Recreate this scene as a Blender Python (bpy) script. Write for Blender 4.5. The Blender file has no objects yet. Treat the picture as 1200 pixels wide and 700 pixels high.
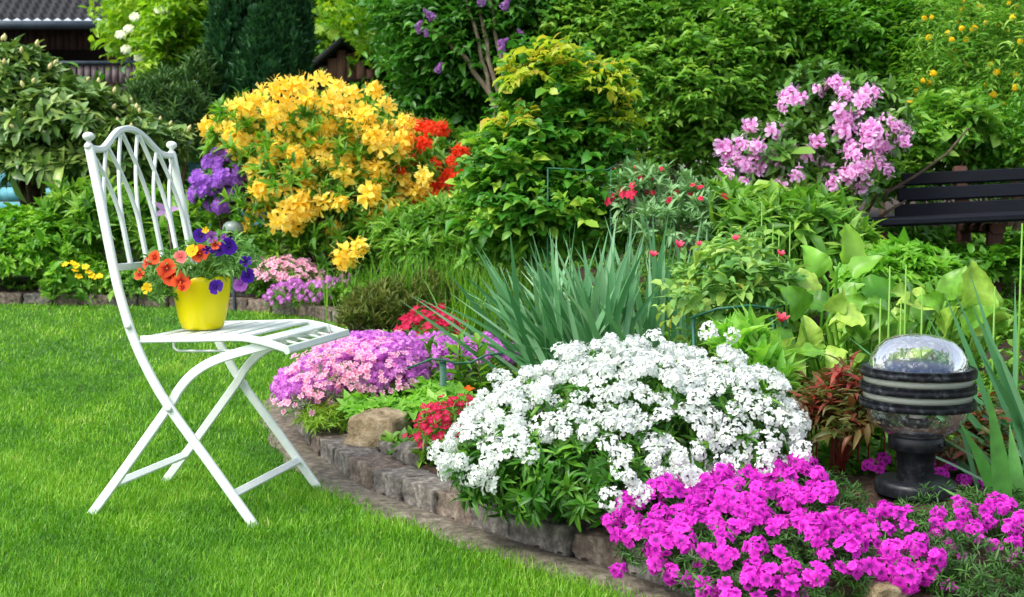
import bpy, math
import numpy as np
rng = np.random.default_rng(11)
scene = bpy.context.scene
R = math.radians
# ------------------------------------------------------------------ camera, sky, sun, exposure
F, CAM_H, PITCH = 1400.0, 0.775, 0.075          # focal length in pixels of the 1200 px wide photograph
cam_d = bpy.data.cameras.new('camera'); cam = bpy.data.objects.new('camera', cam_d)
scene.collection.objects.link(cam); scene.camera = cam
cam.location = (0, 0, CAM_H); cam.rotation_euler = (math.pi/2 - PITCH, 0, 0)
cam_d.sensor_width = 36; cam_d.lens = 36*F/1200; cam_d.clip_end = 600; cam_d.clip_start = .05
cam_d.dof.use_dof = True; cam_d.dof.focus_distance = 3.0; cam_d.dof.aperture_fstop = 9
world = bpy.data.worlds.new('World'); scene.world = world; world.use_nodes = True
wn = world.node_tree.nodes; wl = world.node_tree.links
SUN_EL, SUN_AZ = R(54), R(-128)                   # azimuth from +Y towards +X
sky = wn.new('ShaderNodeTexSky'); sky.sky_type = 'NISHITA'; sky.sun_disc = False
sky.sun_elevation = SUN_EL; sky.sun_rotation = SUN_AZ; sky.dust_density = 3.0
hs = wn.new('ShaderNodeHueSaturation'); hs.inputs['Saturation'].default_value = .55
wl.new(sky.outputs[0], hs.inputs['Color']); wl.new(hs.outputs[0], wn['Background'].inputs['Color'])
wn['Background'].inputs['Strength'].default_value = .15
sun_d = bpy.data.lights.new('sun', 'SUN'); sun_d.energy = 1.05; sun_d.angle = R(24); sun_d.color = (1, .95, .86)
sun = bpy.data.objects.new('sun', sun_d); scene.collection.objects.link(sun)
from mathutils import Vector, Matrix
sdir = Vector((math.sin(SUN_AZ)*math.cos(SUN_EL), math.cos(SUN_AZ)*math.cos(SUN_EL), math.sin(SUN_EL)))
sun.rotation_euler = sdir.to_track_quat('Z', 'Y').to_euler()
vs = scene.view_settings
vs.view_transform = 'Standard'; vs.look = 'None'; vs.gamma = 1; vs.exposure = 1.14; vs.use_curve_mapping = False
scene.cycles.max_bounces = 7; scene.cycles.diffuse_bounces = 4; scene.cycles.transparent_max_bounces = 10

# ------------------------------------------------------------------ helpers
def at(px, py, Y):
    c, s = math.cos(PITCH), math.sin(PITCH)
    d = np.array([(px-600)/F, c+s*(350-py)/F, -s+c*(350-py)/F])
    return np.array([0, 0, CAM_H]) + d*(Y/d[1])
def m(px, d): return px*d/F
def srgb(h):
    h = h.lstrip('#'); v = [int(h[i:i+2], 16)/255 for i in (0, 2, 4)]
    return tuple(x/12.92 if x <= .04045 else ((x+.055)/1.055)**2.4 for x in v)
def norm(a): return a/np.maximum(np.linalg.norm(a, axis=-1, keepdims=True), 1e-9)
def perp(a):
    r = rng.normal(size=a.shape); r = r - a*np.sum(r*a, -1, keepdims=True)
    return norm(r)
def rdir(n): return norm(rng.normal(size=(n, 3)))
def lump(p):
    x, y, z = p[..., 0], p[..., 1], p[..., 2]
    return (np.sin(2.1*x+1.7*y+.3)+np.sin(2.7*y-1.9*z+1.1)+np.sin(3.1*z+2.3*x+2.0)+.7*np.sin(5.3*x-4.1*z)+.7*np.sin(4.7*y+5.1*x+.5)+.5*np.sin(9.1*x+8*z)+.5*np.sin(8.3*y-9.7*z))/3.2

class Geo:
    def __init__(s): s.V, s.Q, s.T, s.A, s.n = [], [], [], [], 0
    def add(s, V, Q=None, T=None, a=0.5):
        V = np.asarray(V, float).reshape(-1, 3); k = len(V)
        s.V.append(V); s.A.append(np.broadcast_to(np.asarray(a, float), (k,)))
        if Q is not None and len(Q): s.Q.append(np.asarray(Q, int).reshape(-1, 4)+s.n)
        if T is not None and len(T): s.T.append(np.asarray(T, int).reshape(-1, 3)+s.n)
        s.n += k; return s
    def tpl(s):
        return (np.concatenate(s.V), np.concatenate(s.Q) if s.Q else np.zeros((0, 4), int),
                np.concatenate(s.T) if s.T else np.zeros((0, 3), int), np.concatenate(s.A))
    def scatter(s, tpl, P, Y, Z, S, a=0.0, sx=1.0, sz=1.0):
        V, Q, T, A = tpl; n, k = len(P), len(V)
        if n == 0: return s
        y = norm(Y); x = norm(np.cross(y, Z)); z = np.cross(x, y)
        S = np.broadcast_to(np.asarray(S, float), (n,)); sx = np.broadcast_to(np.asarray(sx, float), (n,)); sz = np.broadcast_to(np.asarray(sz, float), (n,))
        W = (P[:, None, :] + (S*sx)[:, None, None]*V[None, :, 0:1]*x[:, None, :] + S[:, None, None]*V[None, :, 1:2]*y[:, None, :]
             + (S*sz)[:, None, None]*V[None, :, 2:3]*z[:, None, :]).reshape(-1, 3)
        off = np.arange(n)[:, None, None]*k
        av = (np.broadcast_to(np.asarray(a, float), (n,))[:, None]+A[None, :]).reshape(-1)
        return s.add(W, (Q[None]+off).reshape(-1, 4), (T[None]+off).reshape(-1, 3), av)
    def tube(s, pts, r, sides=6, a=0.5, cap=True):
        pts = np.asarray(pts, float); n = len(pts); r = np.broadcast_to(np.asarray(r, float), (n,))
        t = np.gradient(pts, axis=0); t = norm(t)
        ref = np.array([0, 0, 1.]) if abs(t[0][2]) < .9 else np.array([1., 0, 0])
        u = norm(np.cross(t, ref)); v = np.cross(t, u)
        ang = np.arange(sides)*2*math.pi/sides
        V = (pts[:, None]+r[:, None, None]*(np.cos(ang)[None, :, None]*u[:, None]+np.sin(ang)[None, :, None]*v[:, None])).reshape(-1, 3)
        Q = [[i*sides+j, i*sides+(j+1) % sides, (i+1)*sides+(j+1) % sides, (i+1)*sides+j] for i in range(n-1) for j in range(sides)]
        T = []
        if cap:
            V = np.vstack([V, pts[0], pts[-1]]); c0, c1 = n*sides, n*sides+1
            T = [[c0, (j+1) % sides, j] for j in range(sides)]+[[c1, (n-1)*sides+j, (n-1)*sides+(j+1) % sides] for j in range(sides)]
        return s.add(V, Q, T, a)
    def bar(s, pts, side, w, th, a=0.5):            # flat bar swept along pts; side = direction of the thickness
        pts = np.asarray(pts, float); n = len(pts); t = norm(np.gradient(pts, axis=0))
        sd = norm(np.broadcast_to(np.asarray(side, float), (n, 3))); u = norm(np.cross(t, sd)); sd = np.cross(u, t)
        bv = min(w, th)*.22; hw, ht = w/2, th/2
        prof = [(hw-bv, -ht), (hw, -ht+bv), (hw, ht-bv), (hw-bv, ht), (-hw+bv, ht), (-hw, ht-bv), (-hw, -ht+bv), (-hw+bv, -ht)]
        k = len(prof); V = np.concatenate([[p+u_*q[0]+s_*q[1] for q in prof] for p, u_, s_ in zip(pts, u, sd)])
        Q = [[i*k+j, i*k+(j+1) % k, (i+1)*k+(j+1) % k, (i+1)*k+j] for i in range(n-1) for j in range(k)]
        e = (n-1)*k
        for o in (0, e): Q += [[o, o+1, o+2, o+3], [o+3, o+4, o+7, o+0], [o+4, o+5, o+6, o+7]]
        return s.add(V, Q, None, a)
    def box(s, c, d, rot=0.0, a=0.5):
        c = np.asarray(c, float); d = np.asarray(d, float)/2
        V = np.array([[x, y, z] for x in (-1, 1) for y in (-1, 1) for z in (-1, 1)])*d
        cr, sr = math.cos(rot), math.sin(rot); V = np.c_[V[:, 0]*cr-V[:, 1]*sr, V[:, 0]*sr+V[:, 1]*cr, V[:, 2]]+c
        return s.add(V, [[0, 1, 3, 2], [4, 6, 7, 5], [0, 4, 5, 1], [2, 3, 7, 6], [0, 2, 6, 4], [1, 5, 7, 3]], None, a)
    def lathe(s, prof, c=(0, 0, 0), n=40, a=0.5, wob=None):
        prof = np.asarray(prof, float); ang = np.arange(n)*2*math.pi/n; k = len(prof)
        rr = prof[:, 0][:, None]*np.ones(n)[None]; zz = prof[:, 1][:, None]*np.ones(n)[None]
        if wob is not None: rr, zz = wob(rr, zz, ang)
        V = np.stack([rr*np.cos(ang), rr*np.sin(ang), zz], -1).reshape(-1, 3)+np.asarray(c, float)
        Q = [[i*n+j, i*n+(j+1) % n, (i+1)*n+(j+1) % n, (i+1)*n+j] for i in range(k-1) for j in range(n)]
        return s.add(V, Q, None, a)
    def mesh(s, name, mat, loc=(0, 0, 0), smooth=True):
        V, Q, T, A = s.tpl(); V = V-np.asarray(loc, float)
        me = bpy.data.meshes.new(name); me.vertices.add(len(V)); me.vertices.foreach_set('co', V.astype(np.float32).ravel())
        nq, nt = len(Q), len(T); me.loops.add(nq*4+nt*3)
        me.loops.foreach_set('vertex_index', np.concatenate([Q.ravel(), T.ravel()]).astype(np.int32))
        me.polygons.add(nq+nt)
        me.polygons.foreach_set('loop_start', np.concatenate([np.arange(nq)*4, nq*4+np.arange(nt)*3]).astype(np.int32))
        me.polygons.foreach_set('use_smooth', np.full(nq+nt, smooth))
        at_ = me.attributes.new('var', 'FLOAT', 'POINT'); at_.data.foreach_set('value', A.astype(np.float32))
        me.update(calc_edges=True); me.validate()
        if mat: me.materials.append(mat)
        return me
    def obj(s, name, mat, parent=None, smooth=True, loc=None):
        if loc is None: loc = parent_world(parent) if parent else (0, 0, 0)
        o = bpy.data.objects.new(name, s.mesh(name, mat, loc, smooth)); scene.collection.objects.link(o)
        if parent: o.parent = parent
        else: o.location = loc
        return o
def parent_world(o):
    v = Vector((0, 0, 0))
    while o: v += o.location; o = o.parent
    return np.array(v)
def tag(o, label=None, cat=None, group=None, kind=None):
    if label: o['label'] = label
    if cat: o['category'] = cat
    if group: o['group'] = group
    if kind: o['kind'] = kind
    return o
def thing(name, label, cat, loc, group=None):
    o = bpy.data.objects.new(name, None); o.empty_display_size = .05; scene.collection.objects.link(o)
    o.location = tuple(float(v) for v in loc); return tag(o, label, cat, group)

# ------------------------------------------------------------------ materials
def newmat(name):
    mt = bpy.data.materials.new(name); mt.use_nodes = True; nt = mt.node_tree
    return mt, nt, nt.nodes['Principled BSDF'], nt.nodes['Material Output']
def ramp(nt, stops):
    r = nt.nodes.new('ShaderNodeValToRGB'); e = r.color_ramp.elements
    if not isinstance(stops[0], tuple): stops = [(i/max(1, len(stops)-1), c) for i, c in enumerate(stops)]
    while len(e) < len(stops): e.new(1)
    for el, (p, c) in zip(e, stops): el.position = p; el.color = (*(srgb(c) if isinstance(c, str) else c), 1)
    return r
def leafmat(name, cols, rough=.42, trans=.28, spec=.4, tint=(1.0, 1.0, .55), veins=0):
    mt, nt, b, out = newmat(name); L = nt.links
    a = nt.nodes.new('ShaderNodeAttribute'); a.attribute_name = 'var'
    r = ramp(nt, cols); L.new(a.outputs['Fac'], r.inputs[0]); col = r.outputs[0]
    if veins:
        tc = nt.nodes.new('ShaderNodeTexCoord'); no = nt.nodes.new('ShaderNodeTexNoise'); no.inputs['Scale'].default_value = veins; no.inputs['Detail'].default_value = 4
        L.new(tc.outputs['Object'], no.inputs['Vector'])
        mp = nt.nodes.new('ShaderNodeMapRange'); mp.inputs[1].default_value = .3; mp.inputs[2].default_value = .7; mp.inputs[3].default_value = .72; mp.inputs[4].default_value = 1.22
        L.new(no.outputs[0], mp.inputs[0]); mx = nt.nodes.new('ShaderNodeVectorMath'); mx.operation = 'SCALE'
        L.new(col, mx.inputs[0]); L.new(mp.outputs[0], mx.inputs['Scale']); col = mx.outputs[0]
        bp = nt.nodes.new('ShaderNodeBump'); bp.inputs['Strength'].default_value = .25; bp.inputs['Distance'].default_value = .004
        L.new(no.outputs[0], bp.inputs['Height']); L.new(bp.outputs[0], b.inputs['Normal'])
    L.new(col, b.inputs['Base Color']); b.inputs['Roughness'].default_value = rough; b.inputs['Specular IOR Level'].default_value = spec
    if trans:
        t = nt.nodes.new('ShaderNodeBsdfTranslucent'); mv = nt.nodes.new('ShaderNodeVectorMath'); mv.operation = 'MULTIPLY'
        L.new(col, mv.inputs[0]); mv.inputs[1].default_value = tuple(1.5*x for x in tint); L.new(mv.outputs[0], t.inputs['Color'])
        mix = nt.nodes.new('ShaderNodeMixShader'); mix.inputs[0].default_value = trans
        L.new(b.outputs[0], mix.inputs[1]); L.new(t.outputs[0], mix.inputs[2]); L.new(mix.outputs[0], out.inputs['Surface'])
    return mt
def petalmat(name, cols, trans=.3): return leafmat(name, cols, rough=.55, trans=trans, spec=.2, tint=(1, 1, 1))
def hardmat(name, cols, scale=8, rough=.6, bump=.2, dist=.01, metallic=0, detail=8, spec=.4, rvar=.15, stretch=(1, 1, 1)):
    mt, nt, b, out = newmat(name); L = nt.links
    tc = nt.nodes.new('ShaderNodeTexCoord'); mp = nt.nodes.new('ShaderNodeMapping'); mp.inputs['Scale'].default_value = stretch
    L.new(tc.outputs['Object'], mp.inputs[0])
    n1 = nt.nodes.new('ShaderNodeTexNoise'); n1.inputs['Scale'].default_value = scale; n1.inputs['Detail'].default_value = detail; n1.inputs['Roughness'].default_value = .65
    L.new(mp.outputs[0], n1.inputs['Vector'])
    k = len(cols); r = ramp(nt, [(.3+.4*i/max(1, k-1), c) for i, c in enumerate(cols)]); L.new(n1.outputs[0], r.inputs[0])
    oi = nt.nodes.new('ShaderNodeObjectInfo'); mr = nt.nodes.new('ShaderNodeMapRange'); mr.inputs[3].default_value = .85; mr.inputs[4].default_value = 1.15
    L.new(oi.outputs['Random'], mr.inputs[0]); sc = nt.nodes.new('ShaderNodeVectorMath'); sc.operation = 'SCALE'
    L.new(r.outputs[0], sc.inputs[0]); L.new(mr.outputs[0], sc.inputs['Scale']); L.new(sc.outputs[0], b.inputs['Base Color'])
    rr = nt.nodes.new('ShaderNodeMapRange'); rr.inputs[3].default_value = max(.03, rough-rvar); rr.inputs[4].default_value = min(1, rough+rvar)
    L.new(n1.outputs[0], rr.inputs[0]); L.new(rr.outputs[0], b.inputs['Roughness'])
    b.inputs['Metallic'].default_value = metallic; b.inputs['Specular IOR Level'].default_value = spec
    if bump:
        bp = nt.nodes.new('ShaderNodeBump'); bp.inputs['Strength'].default_value = bump; bp.inputs['Distance'].default_value = dist
        L.new(n1.outputs[0], bp.inputs['Height']); L.new(bp.outputs[0], b.inputs['Normal'])
    return mt
BARK = hardmat('bark', ['#3a2f25', '#6b5b48'], 30, .85, .4)
TWIG = hardmat('twig', ['#4a3d2a', '#7a6a4c'], 30, .8, .3)
STEM = leafmat('green_stem', ['#5f8a2c', '#7fae3e'], trans=.1)

# ------------------------------------------------------------------ leaf and flower templates (y along, x across, z up)
def leaf(rows=((0, .12), (.3, .85), (.65, .8), (1, .05)), w=.42, fold=.12, curl=.15, droop=0):
    V, Q = [], []
    for t, q in rows:
        z = curl*math.sin(t*math.pi)*.5 - droop*t*t
        V += [(-w/2*q, t, z+fold*q*w), (0, t, z), (w/2*q, t, z+fold*q*w)]
    for i in range(len(rows)-1):
        o = 3*i; Q += [[o, o+1, o+4, o+3], [o+1, o+2, o+5, o+4]]
    return Geo().add(V, Q, None, 0.0).tpl()
OVAL = leaf(w=.52, fold=.25, curl=.15, droop=.12)
ROUND = leaf(((0, .3), (.25, .95), (.65, 1), (1, .1)), w=.72, fold=.2, curl=.2, droop=.1)
LANCE = leaf(((0, .3), (.35, 1), (.7, .7), (1, .03)), w=.26, fold=.25, curl=.1, droop=.2)
NARROW = leaf(((0, .5), (.5, 1), (1, .1)), w=.14, fold=.3, curl=.1, droop=.1)
RHODO = leaf(((0, .25), (.3, .85), (.7, 1), (1, .2)), w=.34, fold=.18, curl=.12, droop=.12)
def bigleaf(seed, nr=11, w=.92, cols=(-1, -.55, 0, .55, 1)):
    V, Q = [], []; rs = np.random.default_rng(seed); p1, p2, p3 = rs.uniform(0, 6, 3); cup = rs.uniform(.05, .3); roll = rs.normal()*.12; dr = rs.uniform(.05, .45)
    for i in range(nr):
        t = i/(nr-1); q = math.sin(min(1, t**.62)*math.pi)**.62*(1-.1*t)+.03
        for c in cols:
            wav = .045*abs(c)**2*(math.sin(t*13+p1+c)+.6*math.sin(t*23+p2*c)); V.append((w/2*q*c*(1+.05*math.sin(t*19+p3)), t+.02*math.sin(c*5+p2), cup*w*q*abs(c)**1.5+wav-dr*t*t+roll*c*t+.05*math.sin(t*5+p3)))
    k = len(cols)
    for i in range(nr-1):
        for j in range(k-1): o = i*k+j; Q.append([o, o+1, o+k+1, o+k])
    return Geo().add(V, Q, None, 0.0).tpl()
BIG = [bigleaf(k) for k in range(8)]
def lobed(n=5):
    g = Geo()
    for k in range(n):
        a = (k-(n-1)/2)*.62; V, Q, T, A = leaf(((0, .25), (.5, 1), (1, .05)), w=.42, fold=.2, droop=.1)
        L = 1-.13*abs(k-(n-1)/2); c, s = math.cos(a), math.sin(a)
        g.add(np.c_[(V[:, 0]*c+V[:, 1]*s)*L, (V[:, 1]*c-V[:, 0]*s)*L, V[:, 2]], Q, None, 0)
    return g.tpl()
LOBED = lobed()
def flower(n=5, w=.8, cup=.35, curl=.2, notch=0, rows=((.05, .18), (.5, .85), (.85, 1), (1, .55)), la=(0, .6), stamens=0, jit=.08, disc=0):
    g = Geo()
    for k in range(n):
        a = 2*math.pi*k/n + rng.normal()*jit; c, s = math.cos(a), math.sin(a); V, Q, A = [], [], []
        ln = 1+rng.normal()*jit; cu = cup+rng.normal()*jit
        for i, (t, q) in enumerate(rows):
            z = cu*t-curl*t*t*1.6; last = i == len(rows)-1
            for sx in (-1, 0, 1):
                V.append((sx*w/2*q, t*ln-(notch if last and sx == 0 else 0), z+(.06*q if sx else 0))); A.append(la[0]+(la[1]-la[0])*t)
        for i in range(len(rows)-1):
            o = 3*i; Q += [[o, o+1, o+4, o+3], [o+1, o+2, o+5, o+4]]
        V = np.array(V); g.add(np.c_[V[:, 0]*c+V[:, 1]*s, V[:, 1]*c-V[:, 0]*s, V[:, 2]], Q, None, A)
    for k in range(stamens):
        d = norm(np.array([rng.normal()*.35, rng.normal()*.35, 1])); e = d*1.15
        g.add([(-.015, 0, 0), (.015, 0, 0), e+np.array([.03, 0, 0]), e-np.array([.03, 0, 0])], [[0, 1, 2, 3]], None, la[1])
    if disc:
        an = np.arange(8)*math.pi/4; V = np.c_[np.cos(an)*disc, np.sin(an)*disc, np.full(8, .05)]
        g.add(np.vstack([V, [0, 0, .12]]), None, [[i, (i+1) % 8, 8] for i in range(8)], 1.0)
    return g.tpl()
def truss(fl, k, fs, flat=1.0, zmin=0.0, rad=.55, jitter=.2, cone=0):
    i = np.arange(k)+.5; z = 1-(1-zmin)*i/k; ph = i*2.39996+rng.uniform(0, 6)
    r = np.sqrt(np.maximum(0, 1-z*z)); D = np.c_[r*np.cos(ph), r*np.sin(ph), z]
    if cone:
        t = i/k; D = np.c_[np.cos(ph), np.sin(ph), np.full(k, .5)]; P = np.c_[np.cos(ph)*rad*(1-t)**.7, np.sin(ph)*rad*(1-t)**.7, t*cone]
    else: P = D*rad*np.array([1, 1, flat])
    P = P+rng.normal(size=P.shape)*jitter*rad*.4; D = norm(norm(D*np.array([1, 1, 1/flat]))+rng.normal(size=D.shape)*jitter)
    g = Geo(); g.scatter(fl, P, perp(D), D, fs*rng.uniform(.85, 1.15, k), rng.uniform(0, .35, k)); return g.tpl()
def as_mesh(name, tpl, mat): return Geo().add(*tpl).mesh(name, mat)

# ------------------------------------------------------------------ the ground: boundary of the flower bed, heights
def lawn_z(x, y): return .036*np.maximum(0, np.sqrt((np.maximum(y-3.4, 0))**2+.05)-.22)
def on_lawn(px, py):
    Y = 3.0
    for _ in range(60):
        p = at(px, py, Y); e = p[2]-float(lawn_z(p[0], Y)); Y = max(.8, Y+e*Y/.8*.7)
    return at(px, py, Y)
EDGE_PX = [(-420, 356), (-200, 356), (0, 357), (120, 359), (220, 361), (290, 365), (350, 371), (395, 379), (412, 386), (408, 402), (388, 425), (360, 450), (343, 478), (350, 503), (370, 531),
           (400, 556), (440, 579), (480, 594), (520, 607), (590, 631), (640, 649), (720, 669), (800, 697), (900, 740), (1000, 800)]
EDGE = np.array([on_lawn(a, b)[:2] for a, b in EDGE_PX])
POLY = np.vstack([EDGE, [(1.2, 1.0), (14, 1.0), (14, 60), (-14, 60), (-14, EDGE[0][1])]])
def sdist(x, y):                                  # >0 inside the bed
    P = np.c_[x, y]; d2 = np.full(len(P), 1e9); ins = np.zeros(len(P), bool); n = len(POLY)
    for i in range(n):
        a, b = POLY[i], POLY[(i+1) % n]; ab = b-a; t = np.clip(((P-a)@ab)/(ab@ab), 0, 1)
        d2 = np.minimum(d2, ((P-a-t[:, None]*ab)**2).sum(1))
        if a[1] != b[1]:
            c = ((a[1] > P[:, 1]) != (b[1] > P[:, 1])) & (P[:, 0] < (b[0]-a[0])*(P[:, 1]-a[1])/(b[1]-a[1])+a[0]); ins ^= c
    d = np.sqrt(d2); return np.where(ins, d, -d)
def bed_z(x, y, d=None):
    x = np.atleast_1d(np.asarray(x, float)); y = np.atleast_1d(np.asarray(y, float))
    if d is None: d = sdist(x, y)
    s = np.clip((d-.01)/.12, 0, 1); s = s*s*(3-2*s)
    return lawn_z(x, y)+.027*np.exp(-((x-.905)**2+(y-2.7)**2)/.09)+.012+.052*s+np.clip(.055*(d-.1), 0, .16)+.012*lump(np.c_[x*3, y*3, x*0])*s
def gz(x, y):
    d = sdist(np.array([x]), np.array([y]))[0]
    return float(bed_z(x, y)[0]) if d > 0 else float(lawn_z(x, y))
def ground_at(px, Y): 
    p = at(px, 350, Y); return np.array([p[0], Y, gz(p[0], Y)])

xs = np.concatenate([[-60, -40, -25], np.linspace(-14, 14, 57), [25, 40, 60]]); ys = np.concatenate([np.linspace(-6, 16, 89), [20, 28, 40, 70, 150, 300]])
X, Yg = np.meshgrid(xs, ys); Zg = lawn_z(X, Yg)
nx = len(xs); QG = [[j*nx+i, j*nx+i+1, (j+1)*nx+i+1, (j+1)*nx+i] for j in range(len(ys)-1) for i in range(nx-1)]
LAWN = hardmat('lawn_ground', ['#1c3d0a', '#35610f', '#4a7a18'], 25, .9, .4)
o = Geo().add(np.c_[X.ravel(), Yg.ravel(), Zg.ravel()], QG).obj('lawn', LAWN); tag(o, 'bright green mown lawn sloping gently up to the flower beds', 'lawn', kind='structure')
SOIL = hardmat('bed_soil', ['#1d1510', '#35271c', '#54402e'], 40, .95, .6, .02)
def grid_bed(x0, x1, y0, y1, st, keep):
    xa = np.arange(x0, x1+1e-6, st); ya = np.arange(y0, y1+1e-6, st); XX, YY = np.meshgrid(xa, ya); x, y = XX.ravel(), YY.ravel()
    d = sdist(x, y); z = bed_z(x, y, d); n = len(xa); q = []
    ok = ((d > -.02) & keep(x, y))
    i, j = np.meshgrid(np.arange(n-1), np.arange(len(ya)-1)); a = (j*n+i).ravel(); Q = np.c_[a, a+1, a+n+1, a+n]
    return np.c_[x, y, z], Q[ok[Q].all(1)]
g = Geo()
V1, Q1 = grid_bed(-7, 7, 1.0, 10, .05, lambda x, y: np.ones(len(x), bool)); g.add(V1, Q1)
V2, Q2 = grid_bed(-14, 14, 10, 40, .5, lambda x, y: np.ones(len(x), bool)); g.add(V2, Q2)
tag(g.obj('flower_bed', SOIL), 'dark brown soil of the raised flower beds', 'flower bed', kind='structure')

# concrete mowing strip along the near kerb
def along(poly, s):
    seg = np.linalg.norm(np.diff(poly, axis=0), axis=1); c = np.concatenate([[0], np.cumsum(seg)]); s = np.clip(s, 0, c[-1]-1e-6)
    i = np.clip(np.searchsorted(c, s, 'right')-1, 0, len(seg)-1); t = (s-c[i])/seg[i]; return poly[i]+(poly[i+1]-poly[i])*t[..., None]
def smooth_line(px, n=200):
    P = np.array([on_lawn(a, b)[:2] for a, b in px]); L = np.linalg.norm(np.diff(P, axis=0), axis=1).sum(); Q = along(P, np.linspace(0, L, n))
    k = max(3, n//14) | 1; pad = np.vstack([Q[:1]]*(k//2)+[Q]+[Q[-1:]]*(k//2)); return np.array([pad[i:i+k].mean(0) for i in range(n)])
KERB = smooth_line(EDGE_PX[11:24])
kt = norm(np.gradient(KERB, axis=0)); kn = np.c_[kt[:, 1], -kt[:, 0]]*-1          # towards the lawn?
if sdist(*(KERB[100]+kn[100]*.15)[:, None])[0] > 0: kn = -kn
g = Geo(); rows = []
for off, z in ((.0, .006), (.03, .014), (.075, .014), (.115, .004), (.12, -.01)):
    wv = .012*np.sin(np.arange(200)*.31)*(off > .05); p = KERB+kn*(off+wv)[:, None]; rows.append(np.c_[p, lawn_z(p[:, 0], p[:, 1])+z])
V = np.concatenate(rows); g.add(V, [[r*200+i, r*200+i+1, (r+1)*200+i+1, (r+1)*200+i] for r in range(4) for i in range(199)])
STRIP = hardmat('mortar', ['#3d382e', '#6a6355', '#928a7a'], 38, .95, .9, .01)
tag(g.obj('path', STRIP), 'narrow grey mortar strip between lawn and kerb stones', 'path', kind='structure')
# gravel pocket by the back corner
gp = on_lawn(398, 368); g = Geo()
an = np.linspace(0, 2*math.pi, 25)[:-1]; gc = at(395, 361, 7.6); GR = hardmat('gravel', ['#6d6356', '#a89d8e', '#cfc7b8'], 90, .95, .6, .01)
pv = np.c_[gc[0]+.34*np.cos(an), gc[1]+.42*np.sin(an)]; pz = bed_z(pv[:, 0], pv[:, 1])+.012
g.add(np.vstack([np.c_[pv, pz], [gc[0], gc[1], pz.max()+.01]]), None, [[i, (i+1) % 24, 24] for i in range(24)])
tag(g.obj('gravel', GR), 'patch of pale gravel at the bed corner', 'gravel', kind='stuff')

# ------------------------------------------------------------------ lawn grass
def blades(g, P, L, w, th0, kap, az=None, n=4, a=None, tip=.05, fold=0.0, wprof=None, tw=None):
    k = len(P); az = rng.uniform(0, 2*math.pi, k) if az is None else az
    L, w, th0, kap = [np.broadcast_to(np.asarray(v, float), (k,)) for v in (L, w, th0, kap)]
    a = rng.uniform(0, 1, k) if a is None else np.broadcast_to(a, (k,))
    h = np.c_[np.cos(az), np.sin(az), np.zeros(k)]; tw = az+math.pi/2+rng.normal(size=k)*.5 if tw is None else np.broadcast_to(tw, (k,))
    sdv = np.c_[np.cos(tw), np.sin(tw), np.zeros(k)]; pos = P.copy(); rows = []
    for i in range(n+1):
        t = i/n; th = th0+kap*t
        ww = w*(max(tip, 1-t**2.2) if wprof is None else wprof(t))
        nrm = np.cross(sdv, h*np.sin(th)[:, None]+np.array([0, 0, 1])*np.cos(th)[:, None])
        if fold: rows.append(np.stack([pos-sdv*ww[:, None]/2+nrm*(fold*ww)[:, None], pos, pos+sdv*ww[:, None]/2+nrm*(fold*ww)[:, None]], 1))
        else: rows.append(np.stack([pos-sdv*ww[:, None]/2, pos+sdv*ww[:, None]/2], 1))
        pos = pos+(h*np.sin(th)[:, None]+np.array([0, 0, 1.])*np.cos(th)[:, None])*(L/n)[:, None]
    c = 3 if fold else 2; V = np.concatenate(rows, 1); vk = V.shape[1]
    Q = [[i*c+j, i*c+j+1, (i+1)*c+j+1, (i+1)*c+j] for i in range(n) for j in range(c-1)]
    Q = (np.array(Q)[None]+np.arange(k)[:, None, None]*vk).reshape(-1, 4)
    return g.add(V.reshape(-1, 3), Q, None, np.repeat(a, vk))
def lawn_points(n, y0, y1, xa=-.47, xb=.16):
    y = rng.uniform(y0, y1, n); x = rng.uniform(xa, xb, n)*y-.05
    d = sdist(x, y); k = d < -.004; x, y = x[k], y[k]
    q = np.min((x[:, None]-KERB[None, ::4, 0])**2+(y[:, None]-KERB[None, ::4, 1])**2, 1); k = q > (.096+.022*rng.normal(size=len(q)))**2
    return x[k], y[k]
g = Geo()
for n, y0, y1, L, w, xa, xb in ((75000, 1.9, 2.7, .034, .0026, -.47, .16), (95000, 2.7, 3.8, .034, .0032, -.47, .16), (70000, 3.8, 5.4, .036, .0046, -.47, .16), (45000, 5.4, 7.9, .038, .007, -.47, .16), (50000, 1.3, 3.4, .034, .004, -1.1, -.46), (50000, 3.4, 8, .038, .007, -.95, -.46), (16000, .9, 1.9, .034, .003, -.9, .3)):
    x, y = lawn_points(n, y0, y1, xa, xb); P = np.c_[x, y, lawn_z(x, y)-.004]
    pat = np.clip(.5+.3*lump(np.c_[x*2.2, y*2.2, x*0])+.2*lump(np.c_[x*9, y*9, y*0]), 0, 1)
    k = len(x); blades(g, P, L*rng.uniform(.3, 1.15, k)*(.62+.45*pat), .82*w*rng.uniform(.7, 1.3, k), rng.uniform(0, .75, k), rng.uniform(.1, 1.3, k), n=2,
                       a=np.clip(-.05+.6*pat+.4*rng.random(k)+.3*(rng.random(k) < .06), 0, 1))
GRASS = leafmat('grass', [(0, '#30680c'), (.4, '#5a9816'), (.75, '#84b82c'), (1, '#bccc6c')], rough=.5, trans=.25, spec=.35)
tag(g.obj('grass', GRASS), 'short bright green blades of the mown lawn', 'grass', kind='stuff')

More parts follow.
